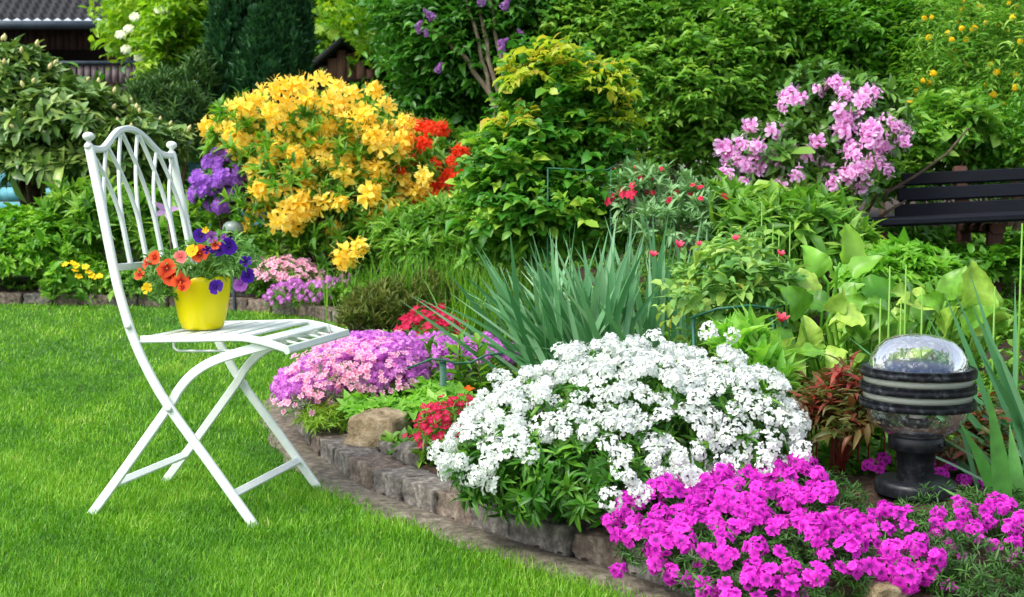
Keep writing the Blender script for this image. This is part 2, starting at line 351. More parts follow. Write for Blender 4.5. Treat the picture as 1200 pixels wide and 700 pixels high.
# ------------------------------------------------------------------ kerb stones
def stone(name, label, cat, c, d, rot, mat, group, rough=.0024, lumpiness=0.04, seed=0):
    n = 8; rs = np.random.default_rng(seed); g = Geo(); idx = {}; V = []; Q = []
    lin = np.linspace(-1, 1, n+1)
    def vid(p):
        k = tuple(np.round(p, 4))
        if k not in idx: idx[k] = len(V); V.append(p)
        return idx[k]
    for ax in range(3):
        for s in (-1, 1):
            for i in range(n):
                for j in range(n):
                    q = []
                    for a, b in ((0, 0), (1, 0), (1, 1), (0, 1)):
                        p = [0, 0, 0]; p[ax] = s; p[(ax+1) % 3] = lin[i+a]; p[(ax+2) % 3] = lin[j+b]; q.append(vid(p))
                    Q.append(q if s > 0 else q[::-1])
    V = np.array(V, float); r = np.linalg.norm(V, axis=1, keepdims=True); S = V/r*1.25
    V = V*(1-lumpiness)+S*lumpiness; mx = np.abs(V); V = np.sign(V)*(np.where(mx > .8, .8+(mx-.8)*.85, mx))/.97
    V = V*np.asarray(d)/2; V = V+norm(V)*(lump(V*38+seed*3.7)*rough*2.4)[:, None]+rs.normal(size=V.shape)*rough*.25
    V = V*(1+.12*np.sin(seed*1.3)*V[:, [0]]/d[0])
    cr, sr = math.cos(rot), math.sin(rot); tl = rs.normal()*.05
    V = np.c_[V[:, 0]*cr-V[:, 1]*sr, V[:, 0]*sr+V[:, 1]*cr, V[:, 2]+V[:, 0]*tl]+c
    o = g.add(V, Q).obj(name, mat, loc=(c[0], c[1], c[2]-d[2]/2), smooth=True)
    return tag(o, label, cat, group)
ST1 = hardmat('kerb_stone', ['#36322d', '#66615a', '#99948a'], 42, .9, .9, .008)
ST2 = hardmat('kerb_brick', ['#3b322c', '#64584d', '#928779'], 40, .9, .9, .008)
ORD = ['first', 'second', 'third', 'fourth', 'fifth', 'sixth', 'seventh', 'eighth', 'ninth', 'tenth', 'eleventh', 'twelfth', 'thirteenth', 'fourteenth', 'fifteenth', 'sixteenth', 'seventeenth', 'eighteenth', 'nineteenth', 'twentieth']
KL = np.linalg.norm(np.diff(KERB, axis=0), axis=1).sum(); kn2 = -kn
s = .26; i = 0
while s < KL-.02:
    ln = [.2, .15, .13, .11, .16, .13, .15, .17, .14, .17, .15, .16, .15, .15][i % 14]
    p = along(KERB, np.array([s+ln/2]))[0]; k = int((s+ln/2)/KL*199); t = kt[min(k, 199)]; nn = kn2[min(k, 199)]
    q = p+nn*.048
    stone('kerb_stone', f'weathered {"grey" if i % 3 else "reddish grey"} stone in the curved kerb, {ORD[i]} counted from the pink mat', 'kerb stone', np.array([q[0], q[1], .03]), (ln-.011, .11, .075), math.atan2(t[1], t[0]), ST2 if i % 3 == 0 else ST1, 'stones of the curved kerb beside the lawn', seed=i)
    s += ln; i += 1
BK = smooth_line(EDGE_PX[1:10]); BL = np.linalg.norm(np.diff(BK, axis=0), axis=1).sum(); bt = norm(np.gradient(BK, axis=0)); bn = np.c_[-bt[:, 1], bt[:, 0]]
s = BL; i = 0
while s > .3 and i < 20:
    ln = .2; p = along(BK, np.array([s-ln/2]))[0]; k = min(199, int((s-ln/2)/BL*199)); q = p+bn[k]*.05; z = float(lawn_z(q[0], q[1]))
    if q[0] > -.47*q[1]: stone('edging_brick', f'dark red brick edging the back bed, {ORD[i]} from the bed corner', 'brick', np.array([q[0], q[1], z+.03]), (ln-.008, .1, .085), math.atan2(bt[k][1], bt[k][0]), ST2 if (i*7) % 3 else ST1, 'bricks edging the back bed', seed=50+i, rough=.004)
    s -= ln; i += 1
for j, (px, py) in enumerate([(60, 346), (118, 347), (330, 357), (275, 351)]):
    p = on_lawn(px, py+11)+np.array([0, .16, 0]); z = gz(p[0], p[1])
    stone('bed_stone', ['long flat grey stone behind the brick edging under the green mound', 'short grey stone behind the brick edging near the yellow flowers', 'brown flat stone behind the brick edging beside the purple flowers', 'brown stone behind the brick edging under the pale pink cushion'][j], 'stone', np.array([p[0], p[1], z+.02]), (.24, .12, .08), .1, ST1, 'flat stones behind the brick edging', seed=80+j)
ROCK = hardmat('sandstone', ['#4a4030', '#857456', '#a8987a', '#c4b698'], 16, .95, 1.0, .03)
def rock(px, py, Y, w, h, lab, seed, mat=ROCK):
    p = at(px, py, Y); stone('boulder', lab, 'boulder', np.array([p[0], p[1], p[2]]), (w, w*.75, h), .2+seed, mat, 'rough boulders behind the kerb', rough=.0045, lumpiness=.42, seed=90+seed)
rock(452, 512, 3.62, .2, .15, 'largest sandstone boulder with a pale ridge behind the kerb stones', 1)
rock(492, 541, 3.35, .13, .1, 'small rounded grey boulder beside the crimson flowers', 2, ST1)
rock(418, 506, 3.85, .1, .09, 'small pale boulder tucked against the largest boulder', 3)
rock(470, 533, 3.5, .11, .08, 'small pale grey boulder between the crimson flowers and the largest boulder', 6, ST1)
rock(1036, 696, 2.12, .1, .05, 'yellowish rock showing under the magenta flowers', 4)

# ------------------------------------------------------------------ plant builder
def blob_pts(blobs, n, surf=.75, zmin=-.45, lumpy=.16, freq=2.3, back=.55):
    B = np.array(blobs, float); w = (B[:, 3]*B[:, 5]+B[:, 3]*B[:, 4]+B[:, 4]*B[:, 5]); w /= w.sum(); PP, NN = [], []; have = 0
    while have < n:
        k = int((n-have)*1.8)+20; i = rng.choice(len(B), k, p=w); D = rdir(k)
        ok = (D[:, 2] > zmin) & ~((D[:, 1] > .25) & (rng.random(k) < back)); i, D = i[ok], D[ok]; k = len(i)
        r = np.where(rng.random(k) < surf, 1-np.abs(rng.normal(size=k))*.1, rng.random(k)**.5*.95)
        r = r*(1+lumpy*lump(D*freq+i[:, None]*1.7)); P = B[i, :3]+D*B[i, 3:]*r[:, None]; PP.append(P); NN.append(norm(D/B[i, 3:])); have += k
    return np.concatenate(PP)[:n], np.concatenate(NN)[:n]
def leaves(g, P, N, per, L, tpl, mode='rosette', up=.3, Lvar=.25, spread=1.15, twig=.12, asp=.15):
    n = len(P); A = norm(N+np.array([0, 0, up])+rng.normal(size=N.shape)*.25); t1 = norm(np.cross(A, np.array([0, 0, 1.])+rng.normal(size=A.shape)*.02)); t2 = np.cross(t1, A)
    ca = rng.random(n)
    rep = lambda v: np.repeat(v, per, 0)
    A_, T1, T2, P_ = rep(A), rep(t1), rep(t2), rep(P); k = n*per; j = np.tile(np.arange(per), n)
    S = L*np.exp(rng.normal(size=k)*Lvar)
    if mode == 'rosette':
        ph = j*2.39996+np.repeat(rng.uniform(0, 6.28, n), per); th = np.clip(rng.normal(spread, .28, k), .15, 1.9)
        D = A_*np.cos(th)[:, None]+(T1*np.cos(ph)[:, None]+T2*np.sin(ph)[:, None])*np.sin(th)[:, None]
        Z = norm(A_+np.array([0, 0, .5])+rng.normal(size=D.shape)*.15); Pp = P_-A_*(rng.random(k)*L*.35)[:, None]
    elif mode == 'spray':
        t = (j+.5)/per; sg = np.where(j % 2 == 0, 1., -1.)[:, None]
        ax = norm(A_+np.repeat(np.c_[rng.normal(size=(n, 2))*.6, rng.normal(size=n)*.3-.2], per, 0)); s1 = norm(np.cross(ax, [0, 0, 1.]))
        D = norm(ax*.6+s1*sg*.8+rng.normal(size=ax.shape)*.22+np.array([0, 0, -.15])); Pp = P_+ax*((t-.6)*twig)[:, None]
        Z = norm(np.array([0, 0, 1.])+N.repeat(per, 0)*.35+rng.normal(size=D.shape)*.3)
    else:
        D = norm(A_*.5+rng.normal(size=P_.shape)*.7); Z = norm(np.array([0, 0, .8])+A_*.4+rng.normal(size=D.shape)*.4); Pp = P_+rng.normal(size=P_.shape)*twig*.5
    a = np.clip(.55*np.repeat(ca, per)+.45*rng.random(k), 0, 1)
    return g.scatter(tpl, Pp, D, Z, S, a, sx=1+rng.normal(size=k)*asp, sz=np.clip(1+rng.normal(size=k)*.6, .1, 2.5))
def limbs(g, base, P, r0, n, sides=5, sag=.1):
    base = np.asarray(base, float)
    idx = rng.choice(len(P), min(n, len(P)), replace=False)
    for q in P[idx]:
        b = base+np.r_[rng.normal(size=2)*r0*1.5, -.02]; t = np.linspace(0, 1, 6)[:, None]
        mid = (b+q)/2+np.r_[(q-b)[:2]*-.15, sag*np.linalg.norm(q-b)]
        pts = (1-t)**2*b+2*t*(1-t)*mid+t*t*q+rng.normal(size=(6, 3))*r0*.3; g.tube(pts, np.linspace(r0, r0*.3, 6), sides, cap=False)
def to_blobs(pb): 
    out = []
    for px, py, d, rx, rz, ry in pb:
        c = at(px, py, d); out.append((c[0], c[1], c[2], m(rx, d), ry, m(rz, d)))
    return out
def shrub(name, label, cat, base_px, depth, pb, n, per, L, tpl, mat, mode='rosette', group=None, nb=14, r0=.012, bark=TWIG, parts=('foliage', 'branches'), surf=.75, zmin=-.45, lumpy=.16, trunk=0, avoid=None, **kw):
    base = ground_at(base_px, depth); root = thing(name, label, cat, base, group); blobs = to_blobs(pb)
    lv = {k: kw.pop(k) for k in list(kw) if k in ('up', 'Lvar', 'spread', 'twig', 'asp')}
    P, N = blob_pts(blobs, n, surf, zmin, lumpy, **kw)
    if avoid: kk = (P[:, 0]-avoid[0])**2+(P[:, 1]-avoid[1])**2 > avoid[2]**2; P, N = P[kk], N[kk]
    gf = Geo(); P2 = P.copy(); low = np.array([gz(a, b) for a, b in blobs_xy(blobs)]).min(); P2[:, 2] = np.maximum(P2[:, 2], low+.02)
    leaves(gf, P2, N, per, L, tpl, mode, **lv).obj(parts[0], mat, root)
    if nb or trunk:
        gb = Geo()
        if trunk:
            top = np.array([blobs[0][0], blobs[0][1], blobs[0][2]]); t = np.linspace(0, 1, 7)[:, None]
            gb.tube(base+(top-base)*t+rng.normal(size=(7, 3))*trunk*.25*(t > 0)-np.array([0, 0, .05])*(t == 0), np.linspace(trunk, trunk*.4, 7), 8, cap=False)
            b2 = base+(top-base)*.45
        else: b2 = base
        limbs(gb, b2, P2, r0, nb); gb.obj(parts[1], bark, root)
    return root, P2, N, blobs
def blobs_xy(b): return [(q[0], q[1]) for q in b]
def rot_to(N, spin):
    z = Vector(N).normalized(); q = z.to_track_quat('Z', 'Y'); return (q.to_matrix() @ Matrix.Rotation(spin, 3, 'Z')).to_4x4()
def blooms(root, name, tpls, mat, P, N, S, cap=100, label=None):
    S = np.broadcast_to(np.asarray(S, float), (len(P),)); base = parent_world(root)
    order = np.argsort(P[:, 1]-S*4); meshes = [as_mesh(name, t, mat) for t in tpls]
    for i in order[:cap]:
        o = bpy.data.objects.new(name, meshes[i % len(meshes)]); scene.collection.objects.link(o); o.parent = root
        o.matrix_local = Matrix.Translation(Vector(P[i]-base)) @ rot_to(N[i], rng.uniform(0, 6.28)) @ Matrix.Scale(float(S[i]), 4)
        if label: o['label'] = label
    rest = order[cap:]
    if len(rest):
        g = Geo()
        for k, t in enumerate(tpls):
            r = rest[k::len(tpls)]
            if len(r): g.scatter(t, P[r], perp(N[r]), N[r], S[r])
        tag(g.obj('blossoms', mat, root), kind='stuff')
def pick_front(P, N, k, zlo=-9, mind=0.0):
    vis = np.where((N[:, 1] < .35) & (P[:, 2] > zlo))[0]; vis = rng.permutation(vis); out = []
    for i in vis:
        if mind and out and np.min(np.sum((P[out]-P[i])**2, 1)) < mind*mind: continue
        out.append(i)
        if len(out) >= k: break
    return np.array(out, int)
# ------------------------------------------------------------------ house, shed, fence behind
TILE = hardmat('roof_tile', ['#1f1f22', '#303034', '#3f3f42'], 3, .7, .2)
DARKWOOD = hardmat('dark_boards', ['#1c0f0d', '#2c1916', '#3a211c'], 5, .75, .4, .01, stretch=(8, 8, .6))
ZINC = hardmat('zinc', ['#2c3741', '#44525e'], 6, .45, .05)
GREYWOOD = hardmat('grey_boards', ['#4e4446', '#6d6061', '#83777a'], 5, .8, .3, stretch=(8, 8, .6))
BRICK = hardmat('brick_wall', ['#4a2a22', '#5e382c'], 8, .9, .3)
h0 = at(-30, 31, 24); ev = at(152, 31, 24)
house = thing('house', 'dark timber house with black tiled roof behind the budding rhododendron', 'house', (h0[0], 24.4, gz(h0[0], 24.4)))
g = Geo(); nxr, nyr = 280, 50; x = np.linspace(ev[0]-7, ev[0], nxr+1); sl = np.linspace(0, 4.6, nyr*4+1)
XX, SS = np.meshgrid(x, sl); up_ = (SS/.184) % 1
Hh = .034*np.sin(XX*2*math.pi/.2)+.075*(1-up_); ang = R(42)
ZZ = ev[2]+.06+SS*math.sin(ang)+Hh*math.cos(ang); YY = 23.9+SS*math.cos(ang)-Hh*math.sin(ang)
n_ = nxr+1; ii, jj = np.meshgrid(np.arange(nxr), np.arange(nyr*4)); a = (jj*n_+ii).ravel()
g.add(np.c_[XX.ravel(), YY.ravel(), ZZ.ravel()], np.c_[a, a+1, a+n_+1, a+n_]); roof = g.obj('roof', TILE, house)
g = Geo(); g.box((ev[0]+.03, 23.9+4.6*math.cos(ang)/2, ev[2]+4.6*math.sin(ang)/2), (.05, .05, .05)); V = []
p0 = np.array([ev[0]+.02, 23.85, ev[2]-.02]); p1 = p0+np.array([0, 4.6*math.cos(ang), 4.6*math.sin(ang)]); g.bar([p0, p1], (1, 0, 0), .22, .05); g.obj('barge_board', DARKWOOD, house)
g = Geo(); xx = np.linspace(ev[0]-7, ev[0]+.25, 3)
g.tube(np.c_[xx, np.full(3, 23.84), np.full(3, ev[2]+.0)], .085, 10); g.obj('gutter', ZINC, house)
g = Geo(); dp = at(146.5, 40, 23.9); g.tube([(dp[0], 23.95, ev[2]), (dp[0], 24.05, ev[2]-.15), (dp[0], 24.05, .3)], .055, 8); g.obj('downpipe', ZINC, house)
wx0, wx1 = ev[0]-7, ev[0]-.25; gzh = gz(h0[0], 24.4)
fas = at(0, 58, 24.6)[2]; g = Geo()
k = 0; x_ = wx0
while x_ < wx1: g.box((x_+.07, 24.62+.012*(k % 2), (ev[2]+fas)/2+.05), (.138, .05, ev[2]-fas+.1)); x_ += .14; k += 1
g.obj('boarded_wall', DARKWOOD, house)
g = Geo(); g.box(((wx0+wx1)/2, 26.2, (ev[2]+.4+gzh)/2), (wx1-wx0, .2, ev[2]+.4-gzh)); g.box((wx1-.1, 25.4, (fas+gzh)/2), (.2, 1.4, fas-gzh-.01)); g.obj('wall', hardmat('dark_brown_plaster', ['#2a1d1a', '#35251f'], 4, .9), house)  # set-back wall in plain dark brown
bp = at(132, 60, 25); g = Geo(); g.box((bp[0], 25.1, (gzh+fas)/2), (.3, .3, fas-gzh-.02)); g.obj('brick_pier', BRICK, house)
rz = at(140, 74, 23.6)[2]; rb = at(140, 93, 23.6)[2]; x1 = at(168, 74, 23.6)[0]; x0 = x1-4
rail = Geo(); rail.box(((x0+x1)/2, 23.6, rz), (x1-x0, .08, .07)); ro = rail.obj('balcony_rail', ZINC, house)
g = Geo(); x_ = x0
while x_ < x1-.05: g.box((x_+.06, 23.62, (rz+rb)/2-.06), (.105, .025, rz-rb+.02)); x_ += .135
g.box(((x0+x1)/2, 24.1, rb-.2), (x1-x0, .9, .12)); g.obj('balcony_boards', GREYWOOD, house)

PLANK = hardmat('brown_planks', ['#7a5248', '#94685c', '#a87c70'], 4, .8, .3, stretch=(7, 7, .5))
ap, le, re_ = at(403, 50, 15), at(362, 70, 15), at(452, 90, 15); half = (re_[0]-le[0])/2+.1
apx = ap[0]; base_z = gz(apx, 15); shed = thing('garden_shed', 'brown plank garden shed gable showing above the yellow azalea', 'shed', (apx, 15, base_z))
g = Geo(); x_ = apx-half; k = 0; slope = (ap[2]-re_[2])/(re_[0]-apx); trim = at(400, 95, 15)[2]
while x_ < apx+half:
    zt = ap[2]-slope*abs(x_+.06-apx)-.06
    if zt > trim: g.box((x_+.06, 15.03+.012*(k % 2), (zt+trim)/2), (.112, .04, zt-trim))
    x_ += .12; k += 1
g.obj('gable_planks', PLANK, shed)
g = Geo(); g.box((apx, 15.1, (trim+base_z)/2), (2*half-.1, .1, trim-base_z)); g.box((apx-half+.1, 16, (trim+base_z)/2), (.1, 1.7, trim-base_z-.01)); g.box((apx+half-.1, 16, (trim+base_z)/2), (.1, 1.7, trim-base_z-.01)); g.obj('wall', BRICK, shed)
g = Geo(); g.box((apx, 15.0, trim), (2*half, .06, .05)); g.box((apx-.15, 15.0, trim-.35), (.05, .05, .66)); g.obj('timber_trim', DARKWOOD, shed)
g = Geo()
for s_ in (-1, 1):
    e = np.array([apx+s_*(half+.12), 15.6, ap[2]-slope*(half+.12)+.02]); t_ = np.array([apx, 15.6, ap[2]+.02]); g.bar([t_, e], (0, 1, 0), .07, 1.5)
g.obj('roof', TILE, shed)
for i, (px0, px1, py, Y, lab) in enumerate([(-40, 130, 188, 12.0, 'teal garden fence panel glimpsed under the rhododendron leaves'), (225, 310, 196, 11.5, 'teal fence panel beside the purple azalea')]):
    a_, b_ = at(px0, py, Y), at(px1, py, Y); g = Geo(); z0 = gz(a_[0], Y)
    f = thing('fence_panel', lab, 'fence', ((a_[0]+b_[0])/2, Y, z0), 'teal fence panels at the back')
    FEN = hardmat('teal_paint', ['#2f6d78', '#4d93a0', '#79b7c4'], 6, .6, .1) if i == 0 else FEN
    w_ = b_[0]-a_[0]
    for r_ in range(5): g.box(((a_[0]+b_[0])/2, Y, z0+.1+r_*(a_[2]-z0)/5), (w_, .03, (a_[2]-z0)/5-.012))
    g.obj('board_panel', FEN, f)
    for x_ in (a_[0], b_[0]): Geo().box((x_, Y+.05, (z0+a_[2])/2), (.07, .07, a_[2]-z0+.1)).obj('post', FEN, f)

# ------------------------------------------------------------------ trees and shrubs of the back
M_MID = leafmat('leaf_mid', ['#2d5f14', '#4f8c22', '#7db234'])
M_LIGHT = leafmat('leaf_light', ['#4f8a1c', '#86b42a', '#b4cf3c'], trans=.4)
M_DARK = leafmat('leaf_dark', ['#225218', '#3c7824', '#66a038'], rough=.35)
M_FRESH = leafmat('leaf_fresh', ['#3c701e', '#68a036', '#a0c454'], trans=.35)
M_CON = leafmat('needle_dark', ['#173a22', '#285a30', '#4a7f44'], trans=.1, rough=.6)
M_JUN = leafmat('needle_dull', ['#234a1e', '#3f6a2a', '#6a8a3c'], trans=.15, rough=.6)
TR = dict(parts=('crown', 'branches'))
def tree(name, label, px, d, pb, n, per, L, tpl, mat, trunk=.08, group='trees and tall shrubs closing off the garden', cat='tree', **kw):
    return shrub(name, label, cat, px, d, pb, n, per, L, tpl, mat, group=group, nb=kw.pop('nb', 12), r0=kw.pop('r0', .03), bark=BARK, trunk=trunk, parts=('crown', 'trunk'), **kw)
# far closing trees
tree('broadleaf_tree', 'tall dark broadleaf tree far behind the shed roof', 440, 22, [(430, -10, 22, 150, 110, 2.5), (330, 0, 22, 90, 90, 2)], 1500, 9, .2, OVAL, M_MID, .2, mode='random', twig=.5)
tree('broadleaf_tree', 'tall dark broadleaf tree behind the big green hedge shrub', 720, 14, [(720, 20, 14, 210, 150, 1.6), (600, 0, 14, 120, 130, 1.5)], 2200, 9, .15, OVAL, M_DARK, .2, mode='random', twig=.45)
tree('broadleaf_tree', 'tall green tree behind the pink rhododendron', 960, 13, [(960, 40, 13, 150, 150, 1.5), (1060, 20, 13, 120, 160, 1.5)], 2200, 9, .13, OVAL, M_MID, .2, mode='random', twig=.4)
tree('broadleaf_tree', 'dark tree behind the yellow flowering kerria', 1190, 13, [(1190, 60, 13, 130, 190, 1.5)], 1500, 9, .13, OVAL, M_DARK, .2, mode='random', twig=.4)
tree('broadleaf_tree', 'yellow green tree between the house and the dark conifer', 200, 20, [(205, 30, 20, 62, 60, 1.2), (225, -10, 20, 45, 60, 1.2)], 1000, 8, .16, OVAL, M_LIGHT, .15, mode='random', twig=.4)
tree('maple_tree', 'bright yellow green maple branches hanging over the shed', 470, 17, [(425, -5, 17.2, 65, 50, .9), (470, 32, 17, 34, 44, .8), (390, 20, 17, 36, 40, .6), (350, 30, 17, 40, 65, .8), (396, 14, 14.5, 20, 16, .3), (440, 30, 14.5, 16, 18, .3)], 620, 7, .11, LOBED, M_LIGHT, .12, mode='random', twig=.35, zmin=-1)
shrub('hedge', 'tall green hedge closing the garden far behind the lilac and the big shrubs', 'hedge', 880, 16, [(px_, 120, 16, 110, 120, .8) for px_ in range(520, 1420, 130)], 3600, 7, .17, OVAL, M_MID, mode='random', twig=.5, nb=8, r0=.03, bark=BARK, back=.9)
shrub('hedge', 'low green hedge glimpsed between rhododendron and yellow azalea', 'hedge', 230, 14, [(px_, 190, 14, 80, 60, .6) for px_ in range(20, 480, 90)], 1400, 7, .13, OVAL, M_MID, mode='random', twig=.4, nb=6, r0=.03, bark=BARK, back=.9)
# conifer: several upright spires
base = ground_at(310, 12); con = thing('conifer', 'dark green conifer with several upright spires beside the shed', 'conifer', base, 'trees and tall shrubs closing off the garden')
g = Geo(); FAN = leaf(((0, .4), (.4, 1), (1, .1)), w=.34, fold=.2)
for px, py, hw, ph, sy in [(278, -40, 36, 220, 0), (330, 0, 24, 130, -.2), (346, -30, 20, 150, .1), (300, -30, 38, 220, .3), (266, 60, 24, 95, -.15), (306, 60, 26, 80, -.35), (340, 85, 13, 50, -.1)]:
    b = at(px, py+ph, 12+sy); t_ = at(px, py-40, 12+sy); n = 1200
    u = rng.random(n)**.8; ph_ = rng.uniform(0, 6.28, n); rr = m(hw, 12)*np.minimum(1, 1.5*(1-u)**.75)*np.minimum(1, .55+1.5*u)*(1+.3*lump(np.c_[np.cos(ph_)*2, np.sin(ph_)*2, u*7+px]))*(.75+.25*rng.random(n))
    P = np.c_[b[0]+rr*np.cos(ph_), b[1]+rr*np.sin(ph_), b[2]+u*(t_[2]-b[2])]; N = norm(np.c_[np.cos(ph_), np.sin(ph_), np.full(n, 1.6)])
    leaves(g, P, N, 12, .085, FAN, 'rosette', up=1.5, spread=.5)
g.obj('crown', M_CON, con); g = Geo()
for dx in (0, .25, -.22): g.tube([base+np.array([dx, 0, -.05]), base+np.array([dx*1.2, 0, 2.2])], [.09, .05], 8)
g.obj('trunk', BARK, con)
shrub('juniper', 'dull green feathery juniper bush right of the balcony rail', 'juniper', 205, 11.5, [(205, 135, 11.5, 46, 50, .5), (222, 175, 11.5, 34, 40, .4), (180, 120, 11.5, 26, 30, .4), (235, 120, 11.6, 20, 60, .4)], 900, 8, .09, NARROW, M_JUN, up=.7, spread=.9, nb=10, r0=.02)
tp, P, N, _ = shrub('elder_bush', 'light green elder bush with white flower plates beside the house roof', 'elder', 180, 13, [(198, 78, 13, 24, 36, .5), (220, 30, 13, 32, 60, .6), (188, 40, 13, 16, 28, .4), (235, 60, 13.2, 26, 60, .5), (212, -15, 13.2, 32, 40, .6)], 750, 8, .09, OVAL, M_LIGHT, mode='spray', twig=.3, lumpy=.35)
WHITE = petalmat('petal_white', ['#f4f4ee', '#fbfbf6'], .25)
FL4 = flower(4, .9, .1, .05, rows=((.0, .3), (.6, 1), (1, .5)), la=(.2, .4)); FL5 = flower(5, .8, .12, .08, la=(.2, .5))
PL = np.array([at(187, 12, 12.4), at(158, 20, 12.5), at(151, 34, 12.5), at(141, 41, 12.4), at(148, 58, 12.5), at(196, 16, 12.5), at(163, 68, 12.5)])
blooms(tp, 'flower_plate', [truss(FL4, 40, .2, .4)], petalmat('petal_cream', ['#e6ecc4', '#f5f5e2'], .2), PL, norm(np.tile([0, -.8, .7], (7, 1))), .09)
# lilac with purple panicles
lil, P, N, _ = shrub('lilac', 'large dark green lilac with purple panicles behind the red azalea', 'lilac', 560, 9, [(515, 50, 9.2, 55, 75, .6), (565, 55, 9.1, 65, 75, .6), (520, 125, 9.3, 48, 45, .5), (490, 20, 9.4, 45, 45, .5), (600, 10, 9.2, 80, 60, .6)], 2700, 7, .07, OVAL, M_DARK, mode='spray', twig=.2, lumpy=.26, surf=.65, zmin=-.8, nb=6, r0=.018)
g = Geo()
for a_, b_, c_ in [((598, 165), (572, 70), (560, -20)), ((590, 165), (570, 90), (545, -10)), ((600, 160), (590, 90), (575, 0)), ((580, 120), (540, 60), (500, 30))]:
    pts = np.array([at(*a_, 8.5), at(*b_, 8.5), at(*c_, 8.6)]); pts = np.vstack([pts[:1]-[0, 0, .6], pts]); t = np.linspace(0, 3, 16); g.tube(np.c_[[np.interp(t, range(4), pts[:, k]) for k in range(3)]].T+rng.normal(size=(16, 3))*.008, np.linspace(.025, .012, 16), 6)
g.obj('stem', hardmat('lilac_bark', ['#5b5040', '#8c8068'], 25, .85, .3), lil)
LP = [(500, 42), (489, 32), (513, 84), (507, 22), (588, 62), (600, 75), (590, 10), (566, 5), (585, 52), (492, 38), (611, 40)]
LIL = petalmat('petal_lilac', ['#7c4692', '#9a64ac', '#be92cc'], .2)
blooms(lil, 'panicle', [truss(FL4, 90, .13, rad=.42, cone=1.25, jitter=.3)], LIL, np.array([at(a_, b_, 8.3) for a_, b_ in LP]), norm(np.c_[rng.normal(size=11)*.5, np.full(11, -.4), np.full(11, .6)]), rng.uniform(.035, .07, 11))
# big green hedge shrubs right of centre
tree('mock_orange', 'broad mid green shrub with drooping leafy twigs behind the rose bush', 800, 8.6, [(770, 90, 8.8, 65, 70, .5), (830, 110, 8.6, 70, 75, .5), (880, 60, 8.8, 70, 70, .6), (800, 30, 9, 90, 60, .6), (720, 30, 9, 60, 70, .6), (800, 170, 8.8, 70, 45, .4), (660, 50, 9.1, 60, 60, .5)], 3300, 8, .06, OVAL, M_FRESH, .05, mode='spray', twig=.22, lumpy=.28, surf=.62, cat='shrub', zmin=-.8, r0=.014, nb=16)
tree('hornbeam', 'twiggy green shrub with bare upright stems behind the pink rhododendron', 1050, 8.4, [(985, 40, 8.7, 65, 55, .5), (1050, 60, 8.7, 60, 75, .5), (930, 20, 8.8, 60, 45, .5), (1010, 110, 8.6, 60, 50, .4), (1090, 120, 8.4, 60, 50, .4)], 2500, 8, .052, OVAL, M_MID, .03, mode='spray', twig=.2, lumpy=.3, surf=.6, cat='shrub', zmin=-.8, r0=.008, nb=26)
ker, P, N, blb = shrub('kerria', 'kerria shrub dotted with yellow pompom flowers above the bench', 'kerria', 1150, 7.8, [(1140, 70, 7.8, 55, 80, .5), (1185, 60, 7.8, 45, 100, .5), (1110, 30, 8, 36, 60, .4), (1170, 130, 7.7, 60, 45, .4), (1090, 90, 8, 30, 60, .4), (1215, 20, 7.9, 40, 90, .5)], 1500, 7, .05, LANCE, M_FRESH, mode='spray', twig=.26, zmin=-.8, lumpy=.3, nb=24, r0=.007, bark=STEM)
i = pick_front(P, N, 100, mind=.05); YEL = petalmat('petal_yellow', ['#f4c010', '#fbd820', '#ffe65a'], .25)
pon = truss(FL5, 16, .55, zmin=-.2, rad=.55)
blooms(ker, 'pompom_flower', [pon], YEL, P[i]+N[i]*.03-np.array([0, .05, 0]), norm(N[i]+[0, -.5, .3]), rng.uniform(.016, .029, len(i)))
shrub('evergreen_bush', 'small leaved dark bush behind the bench top slat', 'shrub', 1170, 7.2, [(1165, 180, 7.2, 50, 40, .4), (1205, 170, 7.1, 40, 50, .4), (1110, 210, 7.2, 60, 35, .3)], 1000, 9, .035, OVAL, M_MID, mode='random', twig=.1)
shrub('leafy_shrub', 'fresh green shrub between pink rhododendron and bench', 'shrub', 1080, 7, [(1075, 170, 7, 45, 40, .35), (1110, 150, 7, 40, 35, .35), (1040, 215, 6.9, 40, 35, .3)], 560, 8, .065, OVAL, M_FRESH, mode='spray', twig=.16, nb=12)

# ------------------------------------------------------------------ budding rhododendron on the far side of the lawn
M_RHO = leafmat('leaf_rhododendron', ['#335a20', '#62883c', '#a8bf62'], rough=.35, trans=.12, spec=.5)
rho, P, N, _ = shrub('rhododendron', 'large budding rhododendron with long leaves and cream buds below the roof', 'rhododendron', 60, 9.2, [(20, 118, 9.2, 70, 58, .7), (90, 150, 9.1, 70, 45, .7), (160, 172, 9.1, 58, 32, .6), (10, 180, 9, 55, 50, .6), (70, 195, 8.9, 60, 36, .5), (125, 195, 9, 66, 30, .5), (-30, 100, 9.2, 50, 50, .6)], 1500, 11, .108, RHODO, M_RHO, up=.5, spread=1.25, nb=22, r0=.03, bark=BARK, zmin=-.25, surf=.85, lumpy=.2)
i = pick_front(P, N, 95, zlo=P[:, 2].mean()-.25, mind=.1); bud = Geo()
bud.lathe([(.02, -.3), (.3, .1), (.36, .4), (.2, .8), (.01, 1.05)], n=7, a=.5)
blooms(rho, 'bud', [bud.tpl()], leafmat('bud_cream', ['#dccf8c', '#ece0a8'], trans=.1), P[i]+N[i]*.05+[0, -.03, .03], norm(N[i]+[0, -.1, .9]), rng.uniform(.032, .046, len(i)))
gm = at(55, 300, 8.1)
